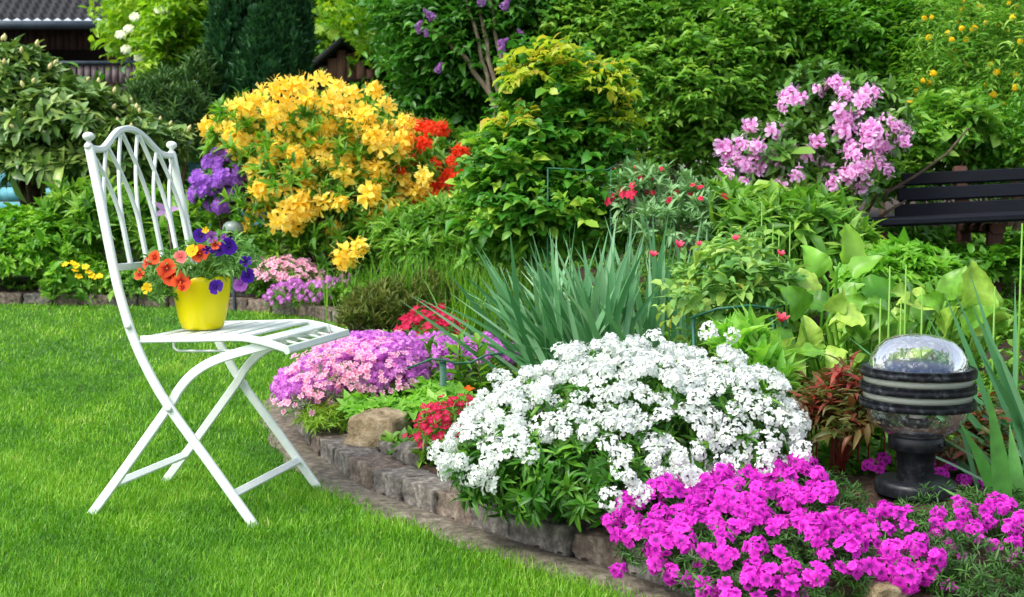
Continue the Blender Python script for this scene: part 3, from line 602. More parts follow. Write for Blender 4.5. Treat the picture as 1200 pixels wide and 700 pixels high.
shrub('ground_elder_mound', 'dense bright green leafy mound at the lawn edge below the rhododendron', 'mound plant', 50, 8.1, [(40, 300, 8.1, 75, 48, .4), (-30, 290, 8.2, 50, 50, .4), (95, 325, 8, 40, 28, .3), (20, 270, 8.3, 60, 26, .3)], 1500, 9, .045, OVAL, leafmat('leaf_mound', ['#3c7a14', '#6aa824', '#9cc93c'], trans=.35), up=.5, nb=0)
yf = thing('yellow_flowers', 'small yellow flowers beside the green mound at the lawn edge', 'flowers', ground_at(105, 7.75))
P = np.array([at(x_, y_, 7.7) for x_, y_ in [(76, 310), (90, 312), (88, 317), (100, 313), (107, 323), (112, 325), (117, 324), (92, 324), (104, 319), (86, 309)]]); N = norm(np.tile([0, -.6, .8], (len(P), 1))+rng.normal(size=(len(P), 3))*.2)
g = Geo()
for p in P: g.tube([np.array([p[0], p[1]+.03, parent_world(yf)[2]]), p], .003, 4)
PP = np.c_[rng.uniform(.0, 1, 200)*.6-.3+parent_world(yf)[0], 7.85+rng.normal(size=200)*.12, parent_world(yf)[2]+rng.uniform(.02, .2, 200)]
leaves(g, PP, norm(rng.normal(size=PP.shape)+[0, -.3, 1]), 7, .05, OVAL); g.obj('stems', M_FRESH, yf)
blooms(yf, 'flower', [flower(5, .9, .3, .1)], YEL, P, N, .022)
# tall leaves and columbine between chair and rhododendron
shrub('campanula_clump', 'clump of tall narrow green leaves behind the chair back', 'leafy plant', 150, 8.2, [(130, 260, 8.2, 40, 40, .3), (185, 270, 8.2, 50, 45, .3), (230, 280, 8.1, 50, 45, .3), (90, 250, 8.4, 30, 30, .3)], 420, 8, .11, LANCE, M_FRESH, up=.9, spread=.8, nb=14, r0=.008, bark=STEM)
shrub('low_green_edging_plants', 'low leafy green cushion along the bricks behind the pot', 'cushion plant', 220, 7.75, [(160, 335, 7.75, 40, 18, .15), (215, 335, 7.8, 50, 24, .2), (275, 335, 7.75, 45, 18, .15)], 500, 8, .035, OVAL, M_FRESH, up=.6, nb=0)
col = thing('columbine', 'pale violet columbine flower seen through the chair back', 'columbine', ground_at(196, 7.6)); c_ = at(195, 246, 7.6)
g = Geo(); g.tube([parent_world(col), (c_[0]+.03, 7.6, c_[2]-.3), c_], .006, 5); g.obj('stem', hardmat('purple_stem', ['#4a3a38', '#6a5550'], 20, .7), col)
Geo().scatter(flower(5, .5, .5, -.1, rows=((0, .4), (.4, .9), (1, .2)), la=(.3, .5)), np.array([c_]), np.array([[.3, .2, 1.]]), np.array([[.2, -1, .3]]), .085).obj('flower', petalmat('petal_mauve', ['#b688c4', '#cfa4da', '#dfc0e6'], .3), col)

# ------------------------------------------------------------------ azaleas
AZ1 = flower(5, .62, .55, .35, rows=((.0, .2), (.4, .5), (.72, 1), (1, .12)), la=(.6, .1), stamens=3, jit=.12)
AZ2 = flower(5, .55, .7, .3, rows=((.0, .2), (.4, .5), (.72, 1), (1, .12)), la=(.6, .05), stamens=3, jit=.14)
AZT = [truss(AZ1, 7, .74, zmin=-.1, rad=.42, jitter=.35), truss(AZ2, 6, .8, zmin=.05, rad=.4, jitter=.4), truss(AZ1, 9, .66, zmin=-.25, rad=.55, jitter=.4), truss(AZ2, 4, .85, zmin=.2, rad=.4, jitter=.45)]
AZY = petalmat('petal_azalea_yellow', [(0, '#ffee9c'), (.3, '#ffe566'), (.65, '#ffda3c'), (1, '#fac222')], .26)
M_AZ = leafmat('leaf_azalea', ['#2f661a', '#5c9626', '#92bf3c'], trans=.35)
AZB = [(375, 216, 8.05, 108, 86, .7), (300, 180, 8.05, 52, 55, .55), (400, 172, 8.05, 82, 55, .6), (455, 210, 8, 62, 62, .5), (320, 235, 7.9, 50, 60, .45), (420, 265, 7.8, 85, 40, .4), (290, 150, 8.1, 38, 35, .4), (390, 300, 7.75, 85, 32, .35), (330, 285, 7.75, 45, 30, .3), (455, 285, 7.8, 55, 32, .35)]
az, P, N, blobs = shrub('yellow_azalea', 'large azalea covered in golden yellow flower trusses beside the lawn', 'azalea', 385, 8, AZB, 1150, 9, .075, LANCE, M_AZ, up=.6, spread=.85, nb=26, r0=.014, lumpy=.2)
YPX = [(350, 93), (375, 88), (330, 97), (312, 105), (395, 95), (412, 103), (437, 98), (275, 118), (283, 130), (295, 145), (248, 152), (262, 155), (277, 160), (300, 112), (318, 125), (340, 113), (362, 108), (385, 112), (345, 130), (327, 147), (338, 148), (370, 135), (398, 118), (420, 122), (430, 128), (450, 118),
 (395, 138), (412, 140), (280, 178), (292, 172), (306, 165), (310, 185), (322, 182), (300, 198), (345, 175), (362, 180), (375, 172), (392, 168), (410, 165), (425, 160), (438, 162), (452, 155), (470, 165), (482, 158), (468, 182), (445, 180), (385, 150), (340, 200), (353, 195), (318, 205), (307, 222), (325, 228), (316, 236), (338, 248), (293, 263), (330, 258), (402, 203), (386, 232), (400, 238), (378, 238), (432, 228), (457, 228), (445, 200), (490, 215), (485, 225), (495, 208), (459, 247), (432, 258), (404, 302), (360, 220), (346, 182), (330, 168), (352, 155), (385, 190), (475, 145), (268, 172), (405, 186), (418, 195), (500, 240), (515, 240), (345, 262), (362, 250), (420, 290), (300, 245), (392, 268), (470, 235), (285, 205), (372, 205), (430, 200), (448, 170), (355, 235)]
P2, N2 = [], []
for px, py in YPX+[(350, 240), (445, 250), (470, 210), (365, 165), (425, 180), (440, 215), (335, 225)]:
    py += 9*(py < 130); p = at(px, py, 7.52+rng.uniform(-.08, .4)-max(0, py-200)*.0035); c_ = np.array(blobs[0][:3]); P2.append(p); N2.append((p-c_)*[1, .6, 1]+[0, -.35, .35])
yp = np.array(P2); yn = norm(np.array(N2)); blooms(az, 'flower_truss', AZT, AZY, yp, yn, rng.uniform(.062, .096, len(yp)))
RED = petalmat('petal_red', [(0, '#f8743a'), (.5, '#ec4420'), (1, '#c81e10')], .35)
raz, P, N, _ = shrub('red_azalea', 'azalea with scarlet red trusses behind the yellow azalea', 'azalea', 520, 8.6, [(520, 190, 8.6, 42, 45, .4), (500, 240, 8.5, 50, 45, .4), (470, 170, 8.7, 40, 30, .4)], 260, 9, .075, LANCE, M_AZ, up=.6, spread=.95, nb=14)
RP = [(477, 147), (490, 148), (505, 152), (516, 152), (463, 183), (470, 192), (456, 178), (510, 195), (530, 190), (545, 208), (535, 210), (480, 165), (498, 170), (525, 205), (505, 222), (500, 255), (493, 258), (540, 180), (522, 215), (468, 200), (448, 190), (552, 198), (512, 235), (486, 240), (530, 238), (558, 222), (484, 188)]
rp = np.array([at(a_, b_, 7.6+rng.uniform(0, .5)) for a_, b_ in RP]); blooms(raz, 'flower_truss', [truss(AZ1, 9, .6, zmin=0, rad=.45)], RED, rp, norm(np.c_[rng.normal(size=len(rp))*.3, np.full(len(rp), -.7), np.full(len(rp), .6)]), rng.uniform(.05, .085, len(rp)))
PUR = petalmat('petal_violet', [(0, '#cf9ae6'), (.5, '#b274d6'), (1, '#8a44b8')], .35)
pz, P, N, _ = shrub('purple_azalea', 'small azalea densely covered in violet flowers beside the yellow azalea', 'azalea', 265, 7.85, [(262, 215, 7.85, 26, 30, .22), (278, 205, 7.85, 20, 26, .2), (250, 222, 7.8, 16, 20, .18), (268, 235, 7.85, 18, 16, .18)], 280, 7, .05, OVAL, M_DARK, up=.5, nb=10)
i = pick_front(P, N, 95, mind=.03); blooms(pz, 'flower_truss', [truss(FL5, 6, .65, rad=.5)], PUR, P[i]+N[i]*.02-[0, .03, 0], norm(N[i]+[0, -.3, .2]), rng.uniform(.04, .06, len(i)))
# pale pink rhododendron near the bench
pr, P, N, blobs = shrub('pink_rhododendron', 'open branched rhododendron with pale pink trusses beside the bench', 'rhododendron', 985, 6.3, [(980, 130, 6.4, 62, 45, .4), (920, 185, 6.2, 62, 42, .35), (1025, 160, 6.3, 40, 40, .35), (955, 215, 6.1, 70, 30, .3), (960, 105, 6.4, 40, 25, .3)], 560, 9, .075, RHODO, leafmat('leaf_pinkrhodo', ['#2c5a1c', '#4c7c2a', '#80a848'], rough=.32, trans=.15), up=.5, nb=20, r0=.014, bark=BARK, surf=.6)
PP_ = [(925, 113), (935, 118), (920, 125), (968, 95), (978, 98), (985, 105), (960, 108), (990, 112), (1015, 112), (1022, 110), (1010, 120), (850, 175), (860, 168), (855, 185), (888, 172), (893, 178), (868, 188), (875, 195), (890, 198), (905, 190), (915, 195), (900, 210), (912, 205), (935, 178), (950, 172), (958, 168), (945, 182), (962, 192), (985, 155), (992, 158), (1005, 150), (1012, 152), (1020, 150), (1040, 145), (1050, 150), (1060, 155), (1030, 160), (1045, 165), (1058, 168), (1070, 183), (1030, 172), (1016, 165), (995, 178), (1000, 185), (1005, 200), (1018, 195), (1025, 188), (995, 205), (1045, 140), (1000, 135), (985, 132), (990, 142), (915, 222), (960, 210), (970, 200), (880, 150), (908, 155), (845, 183), (1025, 152), (1038, 175), (935, 205), (868, 170), (885, 185), (925, 220), (850, 205), (940, 230), (985, 228), (895, 228), (1010, 218), (870, 215), (1035, 200), (975, 215)]
PNK = petalmat('petal_pale_pink', [(0, '#fbe6f8'), (.4, '#f2c6ec'), (.75, '#e29cd6'), (1, '#b8488f')], .4)
FP = flower(5, .64, .45, .3, la=(.95, .05), stamens=3, jit=.16); PT = [truss(FP, 8, .6, zmin=-.1, rad=.5, jitter=.45), truss(FP, 6, .66, zmin=.0, rad=.45, jitter=.5), truss(FP, 5, .62, zmin=.2, rad=.6, jitter=.5)]
pp = np.array([at(a_, b_, 5.72+rng.uniform(0, .35)) for k_, (a_, b_) in enumerate(PP_) if k_ % 9 != 3]); c_ = np.array(at(970, 200, 6.3)); blooms(pr, 'flower_truss', PT, PNK, pp, norm((pp-c_)*[.6, .4, 1]+[0, -.45, .25]), rng.uniform(.04, .062, len(pp)))
g = Geo()
for pts in [[(1035, 235), (1040, 225), (1075, 205), (1110, 180), (1135, 150)], [(1015, 250), (1030, 225), (1060, 218)], [(1020, 262), (1045, 245), (1062, 235)]]:
    g.tube(np.array([at(a_, b_, 6.2) for a_, b_ in pts]), np.linspace(.011, .005, len(pts)), 6)
g.obj('bare_branches', BARK, pr)

shrub('leafy_perennial', 'fresh green leafy perennial below the scarlet azalea trusses', 'leafy plant', 500, 7.4, [(480, 275, 7.4, 40, 30, .25), (530, 265, 7.4, 40, 36, .25), (505, 295, 7.2, 50, 24, .2)], 520, 8, .07, LANCE, M_FRESH, up=.9, spread=.85, nb=10, r0=.006, bark=STEM)
shrub('leafy_perennial', 'dark leafy perennial filling the foot of the tall rose bush', 'leafy plant', 610, 5.9, [(590, 290, 5.9, 45, 28, .2), (650, 285, 5.6, 60, 26, .2), (700, 275, 5.6, 40, 30, .2)], 520, 8, .05, OVAL, M_MID, up=.6, nb=8, r0=.005, bark=STEM)
q = at(273, 262, 7.45); gl_ = thing('glass_cover', 'small pale translucent cover half hidden beside the yellow azalea', 'garden cover', (q[0], q[1], gz(q[0], q[1])))
Geo().lathe([(.065, 0), (.065, .02), (.06, .04), (.04, .06), (.0005, .064)], q-[0, 0, .05], 20).obj('cover', hardmat('frosted_grey', ['#5c6c66', '#7e8e88', '#a0aca6'], 12, .15, .1), gl_)
Geo().lathe([(.011, 0), (.011, q[2]-.05-gz(q[0], q[1]))], (q[0], q[1], gz(q[0], q[1])), 10).obj('stand', ZINC, gl_)
# ------------------------------------------------------------------ rose bush in the middle and plants around it
M_ROSE = leafmat('leaf_rose', [(0, '#2a641c'), (.5, '#50922e'), (.85, '#92bc40'), (1, '#b8cc4c')], trans=.3)
tr_, P, N, _ = shrub('rose_bush', 'tall rose bush with yellowish young tips in the middle of the bed', 'rose bush', 640, 5.8, [(640, 150, 5.8, 62, 65, .4), (665, 110, 5.8, 58, 50, .35), (610, 200, 5.7, 62, 55, .4), (690, 170, 5.8, 48, 60, .35), (640, 245, 5.6, 85, 45, .4), (580, 235, 5.7, 40, 50, .3), (620, 85, 5.8, 25, 28, .25), (712, 110, 5.8, 26, 35, .25)], 1250, 9, .047, ROUND, M_ROSE, mode='spray', twig=.14, nb=20, r0=.009, up=.5, bark=STEM, zmin=-.7)
M_YT = leafmat('leaf_young', ['#7fa62a', '#b2bf38', '#c8a850'], trans=.45)
P, N = blob_pts(to_blobs([(655, 75, 5.65, 40, 18, .2), (705, 100, 5.6, 35, 22, .2), (620, 90, 5.6, 25, 18, .2), (605, 145, 5.5, 22, 14, .15), (735, 140, 5.6, 14, 30, .15)]), 90)
leaves(Geo(), P, N, 8, .05, OVAL, 'spray', twig=.14).obj('young_leaves', M_YT, tr_)
M_SAGE = leafmat('leaf_sage', ['#4f8048', '#76a468', '#9cc08c'], trans=.2, rough=.6)
rs, P, N, _ = shrub('red_salvia', 'grey green plant sprinkled with small red flowers below the mock orange', 'salvia', 770, 5.4, [(765, 230, 5.4, 55, 32, .25), (815, 245, 5.3, 40, 28, .25), (735, 225, 5.5, 30, 28, .2), (780, 265, 5.2, 55, 25, .25)], 480, 7, .05, LANCE, M_SAGE, up=.9, spread=.8, nb=14, r0=.004, bark=STEM)
i = pick_front(P, N, 45, zlo=np.percentile(P[:, 2], 35), mind=.03); CRIM = petalmat('petal_crimson', ['#c9103a', '#e0305a', '#e85a80'], .3)
blooms(rs, 'flower', [FL5], CRIM, P[i]+N[i]*.02-[0, .03, 0], norm(N[i]+[0, -.5, .3]), rng.uniform(.012, .022, len(i)))
shrub('peony', 'clump of long pointed peony leaves below the pink rhododendron', 'peony', 920, 5.2, [(880, 265, 5.2, 50, 36, .3), (940, 268, 5.2, 55, 38, .3), (975, 285, 5.2, 40, 24, .3), (850, 245, 5.3, 22, 26, .2)], 420, 8, .095, LANCE, M_FRESH, up=.9, spread=1.0, nb=24, r0=.006, bark=STEM)
# ------------------------------------------------------------------ bench
BPAINT = hardmat('dark_bench_paint', ['#0b0d14', '#11141c', '#181b24'], 14, .7, .12, .003, spec=.15, stretch=(.6, 6, 6))
BWOOD = hardmat('brown_bench_frame', ['#3a221b', '#52332a', '#66443a'], 8, .8, .3)
bb = ground_at(1150, 6.2); bench = thing('garden_bench', 'dark slatted garden bench on brown supports under the kerria', 'bench', bb)
roll = -R(2.6)
def bslat(name, pxl, pyl, Y, hgt, th, tilt=0, ln=1.75):
    a_ = at(pxl, pyl, Y); d_ = np.array([math.cos(roll), -.06, -math.sin(roll)]); d_ = d_/np.linalg.norm(d_)
    sd = np.array([0, math.cos(tilt), math.sin(tilt)]); g = Geo(); t = np.linspace(0, ln, 8)[:, None]; g.bar(a_+d_*t, sd, hgt*1.08, th); return g.obj(name, BPAINT, bench, smooth=False)
bslat('back_slat', 1057, 211, 6.42, .062, .03, -.2); bslat('back_slat', 1053, 229, 6.38, .066, .03, -.2); bslat('back_slat', 1049, 248, 6.34, .066, .03, -.2)
for k in range(4): bslat('seat_slat', 1004+10*(3-k)*.9, 261.5-.6*k, 5.86+k*.125, .1 if k else .11, .034, math.pi/2-.03)
bslat('seat_front_board', 1005, 262.5, 5.83, .04, .03, 0)
for X_ in (2.4, 3.3):
    zl = bb[2]; g = Geo(); sz = CAM_H-.075+(X_-1.8)*.045
    g.bar([(X_, 5.95, zl-.05), (X_, 5.95, sz-.03)], (0, 1, 0), .07, .07); g.bar([(X_, 6.33, zl-.05), (X_, 6.36, sz-.03), (X_, 6.44, sz+.27)], (0, 1, 0), .07, .05)
    g.bar([(X_, 5.9, sz-.05), (X_, 6.36, sz-.05)], (0, 0, 1), .07, .05); g.bar([(X_, 5.95, zl+.12), (X_, 6.33, zl+.12)], (0, 0, 1), .05, .05); g.obj('support', BWOOD, bench, smooth=False)
g = Geo(); a_ = at(1036, 285, 5.98); g.box((a_[0], 5.98, (a_[2]+bb[2])/2-.02), (.06, .06, a_[2]-bb[2]+.15)); g.obj('front_leg', BWOOD, bench, smooth=False)
a_, b_ = at(1104, 298, 6.5), at(1166, 298, 6.5)
stone('stone_block', 'reddish brown stone block standing under the bench seat', 'block', np.array([(a_[0]+b_[0])/2, 6.5, (a_[2]+bb[2])/2]), (b_[0]-a_[0], .2, .24), 0, BWOOD, None, rough=.003, seed=140)

shrub('shade_fill_plants', 'low leafy plants added to darken the gap beneath the bench', 'leafy plant', 1140, 6.5, [(1110, 312, 6.0, 60, 20, .3), (1180, 310, 6.0, 60, 22, .3), (1150, 290, 6.9, 80, 20, .25), (1050, 290, 6.8, 50, 24, .25)], 620, 8, .055, OVAL, M_MID, up=.7, nb=0)  # added planting, stands in for the dark shade under the seat
# ------------------------------------------------------------------ grassy and strap leaved plants
def straps(name, label, cat, base, P, L, w, th0, kap, az, mat, n=7, fold=.12, group=None, wprof=None, part='blades', tw=None):
    root = thing(name, label, cat, base, group); g = Geo(); blades(g, P, L, w, th0, kap, az, n=n, fold=fold, tip=.04, wprof=wprof, tw=tw)
    g.obj(part, mat, root); return root
M_STRAP = leafmat('leaf_strap', ['#3f7a4a', '#63a068', '#94bf94'], rough=.35, trans=.25, tint=(1, 1, .7), spec=.5)
wst = lambda t: max(.05, (.75+.25*math.sin(t*3.14))*min(1, (1-t)*3.2+.02))
k = 180; base = ground_at(685, 4.15)
az_ = rng.uniform(0, 6.28, k); P = base+np.c_[rng.normal(size=k)*.1, rng.normal(size=k)*.07, np.zeros(k)]; dx = rng.random(k)
az_ = np.where(rng.random(k) < .6, math.pi+rng.normal(size=k)*.7, az_)
th = np.where(np.cos(az_) < -.3, rng.uniform(.1, .95, k), rng.uniform(.02, .4, k))
straps('daylily', 'large fan of blue green strap leaves behind the white candytuft', 'strap leaved plant', base, P, rng.uniform(.36, .62, k), rng.uniform(.015, .028, k), th, rng.uniform(.0, .55, k)*(rng.random(k) < .75)+.05, az_, M_STRAP, wprof=wst, tw=rng.normal(size=k)*.7)
k = 30; base = ground_at(775, 4.35); P = base+np.c_[rng.normal(size=k)*.08, rng.normal(size=k)*.05, np.zeros(k)]
straps('iris', 'upright narrow grey green leaves between daylily and rose with pink buds', 'iris', base, P, rng.uniform(.4, .62, k), rng.uniform(.014, .022, k), rng.uniform(0, .3, k), rng.uniform(0, .25, k), rng.uniform(0, 6.28, k), M_STRAP, wprof=wst, tw=rng.normal(size=k)*.7)
k = 34; base = ground_at(1215, 2.85); az_ = np.where(rng.random(k) < .7, math.pi+rng.normal(size=k)*.5, rng.uniform(0, 6.28, k)); P = base+np.c_[rng.normal(size=k)*.06-.03, rng.normal(size=k)*.05, np.zeros(k)]
straps('daylily', 'blue green strap leaves fanning out above the garden lamp and the tulip leaves', 'strap leaved plant', base, P, rng.uniform(.32, .56, k), rng.uniform(.012, .022, k), rng.uniform(.25, 1.05, k), rng.uniform(0, .25, k), az_, M_STRAP, wprof=wst, tw=rng.normal(size=k)*.7)
M_TUL = leafmat('leaf_tulip', ['#3f7a34', '#5f9a48', '#86b868'], rough=.38, trans=.3, veins=25)
wtl = lambda t: max(.04, math.sin(min(1, t*1.25+.32)*math.pi*.5)*(1-max(0, t-.25)**1.3*1.45))
b2 = ground_at(1185, 2.45); P = b2+np.array([[0, 0, 0], [.02, .03, 0], [.06, 0, 0], [.05, .05, 0], [-.02, -.05, 0], [-.05, -.02, 0], [.03, -.06, 0]])
straps('tulip_leaves', 'broad upright pale green tulip leaves right beside the garden lamp', 'tulip plant', b2, P, np.array([.3, .24, .25, .21, .17, .15, .14]), np.array([.052, .042, .05, .042, .034, .03, .026]), np.array([.1, .35, .1, .2, .75, 1.0, .5]), np.array([.12, .2, .1, .3, .4, .3, .6]), np.array([3.3, 3.0, .3, 1.5, 3.1, 3.4, 4.2]), M_TUL, wprof=wtl, part='leaf_blades', tw=rng.normal(size=7)*.35, n=13)
M_TALL = leafmat('leaf_tall_grass', ['#3c7414', '#5f9a22', '#8cba3c'], trans=.35)
for px, d, n_, L_, sx_, lab in [(480, 6.4, 260, .42, .3, 'tall fresh green grass below the red azalea flowers'), (575, 5.6, 240, .4, .22, 'tall fine grass left of the strap leaved daylily'), (415, 7.2, 130, .25, .25, 'grassy tuft under the yellow azalea'), (530, 7.0, 200, .4, .3, 'tall grass around the yellow tulip')]:
    base = ground_at(px, d); P = base+np.c_[rng.normal(size=n_)*sx_*.55, rng.normal(size=n_)*.13, np.zeros(n_)]
    straps('ornamental_grass', lab, 'grass tuft', base, P, L_*rng.uniform(.5, 1.1, n_), rng.uniform(.006, .012, n_), rng.uniform(0, .5, n_), rng.uniform(0, .7, n_), None, M_TALL, n=5, fold=0, group='grass tufts in the bed')
M_STALK = leafmat('bright_stalk', ['#5f9a2c', '#86b444'], trans=.1)
for lab, pts in [('thin upright green stalks between rose and peony', [(893, 236, 290), (906, 262, 300), (913, 270, 300), (926, 260, 322)]), ('thin upright green stalks rising among the big round leaves', [(1043, 312, 395), (1062, 310, 402), (1081, 338, 395), (1032, 350, 400), (1056, 352, 400)]), ('thin green flower stalk at the edge of the strap leaves', [(1166, 336, 470), (1198, 262, 400)])]:
    Y = 4.3 if pts[0][0] < 1000 else 3.05; base = ground_at(pts[0][0], Y); root = thing('allium_stalks', lab, 'flower stalks', base, 'thin bud stalks'); 
    for px, y0, y1 in pts:
        t_ = at(px, y0, Y); g = Geo(); g.tube([(t_[0]+rng.normal()*.01, Y, gz(t_[0], Y)), ((t_[0]), Y, (t_[2]+gz(t_[0], Y))/2), t_], [.0036, .0032, .002], 6); g.obj('stalk', M_STALK, root)

# ------------------------------------------------------------------ tulips and small single flowers
def tulip(px, py, d, lab, mat, size, opn, cat='tulip', n=6, group=None, stemr=.004):
    c_ = at(px, py, d); b_ = np.array([c_[0]+.01, d, gz(c_[0], d)]); root = thing(cat, lab, cat, b_, group)
    g = Geo(); g.tube([b_, (c_[0]+.015, d, (b_[2]+c_[2])/2), c_], stemr, 5); g.obj('stem', M_STALK, root)
    f = flower(n, .75, 1.1-opn, .35-opn*.4, rows=((0, .3), (.4, 1), (.8, .8), (1, .2)), la=(.2, .7))
    Geo().scatter(f, np.array([c_]), np.array([[1, .2, 0.]]), np.array([[rng.normal()*.2, -.35, 1.]]), size).obj('flower', mat, root)
tulip(550, 264, 6.6, 'wide open golden yellow tulip standing in tall grass', petalmat('petal_gold', ['#f7c61c', '#f3a90c', '#e88a08'], .35), .06, .55)
for i, (px, py) in enumerate([(574, 275), (580, 269), (585, 277)]): tulip(px, py, 6.5, ['lowest red tulip bud beside the yellow tulip', 'tallest red tulip bud beside the yellow tulip', 'red tulip bud farthest from the yellow tulip'][i], CRIM, .035, 0)
ORANGE = petalmat('petal_orange', ['#f47a16', '#ee5a0c', '#d9440a'], .35)
tulip(467, 405, 4.4, 'orange poppy among the violet flowers of the mat', ORANGE, .022, .6, 'poppy', 4, stemr=.002)
tulip(549, 457, 3.7, 'orange poppy beside the white candytuft', ORANGE, .018, .5, 'poppy', 4, stemr=.002)
for i, (px, py, d) in enumerate([(404, 303, 7.3), (383, 300, 7.4)]): pass
BLUE = petalmat('petal_blue', ['#5a58c8', '#7a78e0'], .3)
tulip(1147, 324, 4.6, 'single small blue flower below the bench', BLUE, .022, .7, 'blue_flower', 5, stemr=.002)

# ------------------------------------------------------------------ cushions of the middle bed
def cushion(name, label, cat, px, d, pb, n, tpls, fmat, S, leafm, leaf_tpl=NARROW, leafL=.02, per=7, nl=500, mind=.012, up=.3, lift=.01, zlo=-9, **kw):
    root, P, N, blobs = shrub(name, label, cat, px, d, pb, nl, per, leafL, leaf_tpl, leafm, up=up, nb=0, **kw)
    Pf, Nf = blob_pts(blobs, n*4, .95, -.1, .12, back=.85); i = pick_front(Pf, Nf, n, zlo, mind)
    blooms(root, 'flower', tpls, fmat, Pf[i]+Nf[i]*lift+rng.normal(size=(len(i), 3))*lift*.5, norm(Nf[i]*.6+[0, -.35, .5]+rng.normal(size=(len(i), 3))*.25), S*rng.uniform(.75, 1.2, len(i))); return root
M_CUSH = leafmat('leaf_cushion', ['#2f6014', '#548a20', '#86b03c'], trans=.25)
M_MOSS = leafmat('leaf_phlox', ['#1c3c12', '#33601f', '#557f30'], trans=.15)
SAX = petalmat('petal_shell_pink', [(0, '#e07aa8'), (.5, '#f0a8c6'), (1, '#fbdfe8')], .4); AUB = petalmat('petal_aubrieta', [(0, '#f8e6f8'), (.2, '#e09ce2'), (.7, '#d07cd2'), (1, '#b05cb8')], .35)
CUP = [flower(6, .6, .75, .3, la=(.0, 1), jit=.1), flower(7, .55, .55, .15, la=(0, 1), jit=.1)]
AUBT = [truss(flower(4, .85, .12, .1, la=(.05, .8)), 3, .75, rad=.6), truss(flower(4, .85, .15, .1, la=(.05, .7)), 4, .7, rad=.6)]
cushion('aubrieta', 'violet flowering mat behind the pale pink cushion at the bed tip', 'aubrieta', 470, 4.5, [(430, 432, 4.3, 66, 36, .3), (500, 425, 4.5, 50, 27, .25), (365, 458, 3.95, 34, 28, .2), (450, 440, 4.05, 50, 42, .2), (560, 418, 4.6, 40, 16, .2)], 1300, AUBT, AUB, .019, M_CUSH, leafL=.02, nl=420, mind=.006)
cushion('pink_saxifrage', 'pale pink cushion of tiny cup flowers at the tip of the bed', 'saxifrage', 400, 4.0, [(395, 447, 3.95, 50, 42, .2), (440, 445, 4.0, 50, 40, .2), (362, 468, 3.85, 24, 30, .14), (460, 430, 4.2, 34, 28, .16)], 620, CUP, SAX, .0112, M_CUSH, leafL=.02, nl=300, mind=.006, lift=.026)
shrub('green_cushion', 'yellow green mossy cushion under the pale pink flowers beside the kerb', 'cushion plant', 390, 3.85, [(385, 490, 3.8, 34, 18, .12), (418, 485, 3.85, 26, 16, .1)], 320, 8, .025, NARROW, leafmat('leaf_yellowish', ['#5a8a1c', '#88b232', '#b0cc50'], trans=.35), up=.8, nb=0)
M_SOFT = leafmat('leaf_soft', ['#5a9a2c', '#80bc44', '#a8d468'], trans=.4, rough=.5)
shrub('lobed_leaf_plant', 'low plant with broad soft bright green leaves behind the boulders', 'leafy plant', 480, 3.8, [(435, 482, 3.75, 28, 14, .1), (480, 484, 3.72, 38, 16, .12), (515, 474, 3.8, 36, 18, .12), (495, 468, 3.9, 36, 14, .12)], 120, 6, .052, LOBED, M_SOFT, up=1.0, nb=12, r0=.004, bark=STEM)
CR2 = petalmat('petal_crimson_deep', [(0, '#e8487a'), (.5, '#cc1c4c'), (1, '#a00c34')], .35)
cushion('crimson_saxifrage', 'crimson flowering tuft behind the violet mat', 'saxifrage', 508, 5.2, [(505, 388, 5.2, 34, 16, .16), (500, 375, 5.25, 18, 12, .1)], 100, CUP, CR2, .018, M_CUSH, nl=200, mind=.015, lift=.02)
cushion('crimson_saxifrage', 'crimson flowering tuft between boulder and white candytuft', 'saxifrage', 520, 3.35, [(520, 500, 3.35, 30, 22, .1), (508, 512, 3.3, 22, 14, .08), (535, 485, 3.4, 18, 16, .08)], 95, CUP, CR2, .0125, M_CUSH, nl=180, mind=.011, lift=.014)
cushion('pink_arabis', 'pale pink flowering cushion beneath the yellow azalea', 'arabis', 335, 7.5, [(335, 322, 7.5, 38, 16, .2), (318, 318, 7.55, 22, 12, .15), (355, 328, 7.45, 24, 12, .15)], 260, CUP, SAX, .021, M_CUSH, leafL=.035, nl=220, mind=.025, lift=.02)
cushion('purple_aubrieta', 'loose violet flowering plant at the brick edging beside the gravel', 'aubrieta', 355, 7.2, [(350, 350, 7.2, 36, 16, .18), (378, 345, 7.25, 28, 12, .15), (395, 340, 7.3, 22, 10, .12)], 130, AUBT, AUB, .02, M_CUSH, leafL=.035, nl=260, mind=.03, lift=.02)
M_HEA = leafmat('leaf_heather', ['#3a4f18', '#5c7026', '#8a8a4a'], trans=.2, rough=.6)
shrub('heather', 'olive brown heather cushion behind the chair seat front', 'heather', 460, 6.3, [(455, 365, 6.2, 46, 32, .3), (490, 352, 6.4, 50, 30, .3), (425, 372, 6.1, 26, 22, .2)], 1000, 8, .045, NARROW, M_HEA, up=1.2, spread=.6, nb=0)
shrub('olive_thyme', 'flat olive green carpet between heather and yellow azalea', 'ground cover plant', 440, 7.3, [(430, 345, 7.3, 50, 14, .3), (480, 335, 7.2, 40, 18, .3)], 420, 8, .04, OVAL, M_CUSH, up=.8, nb=0)
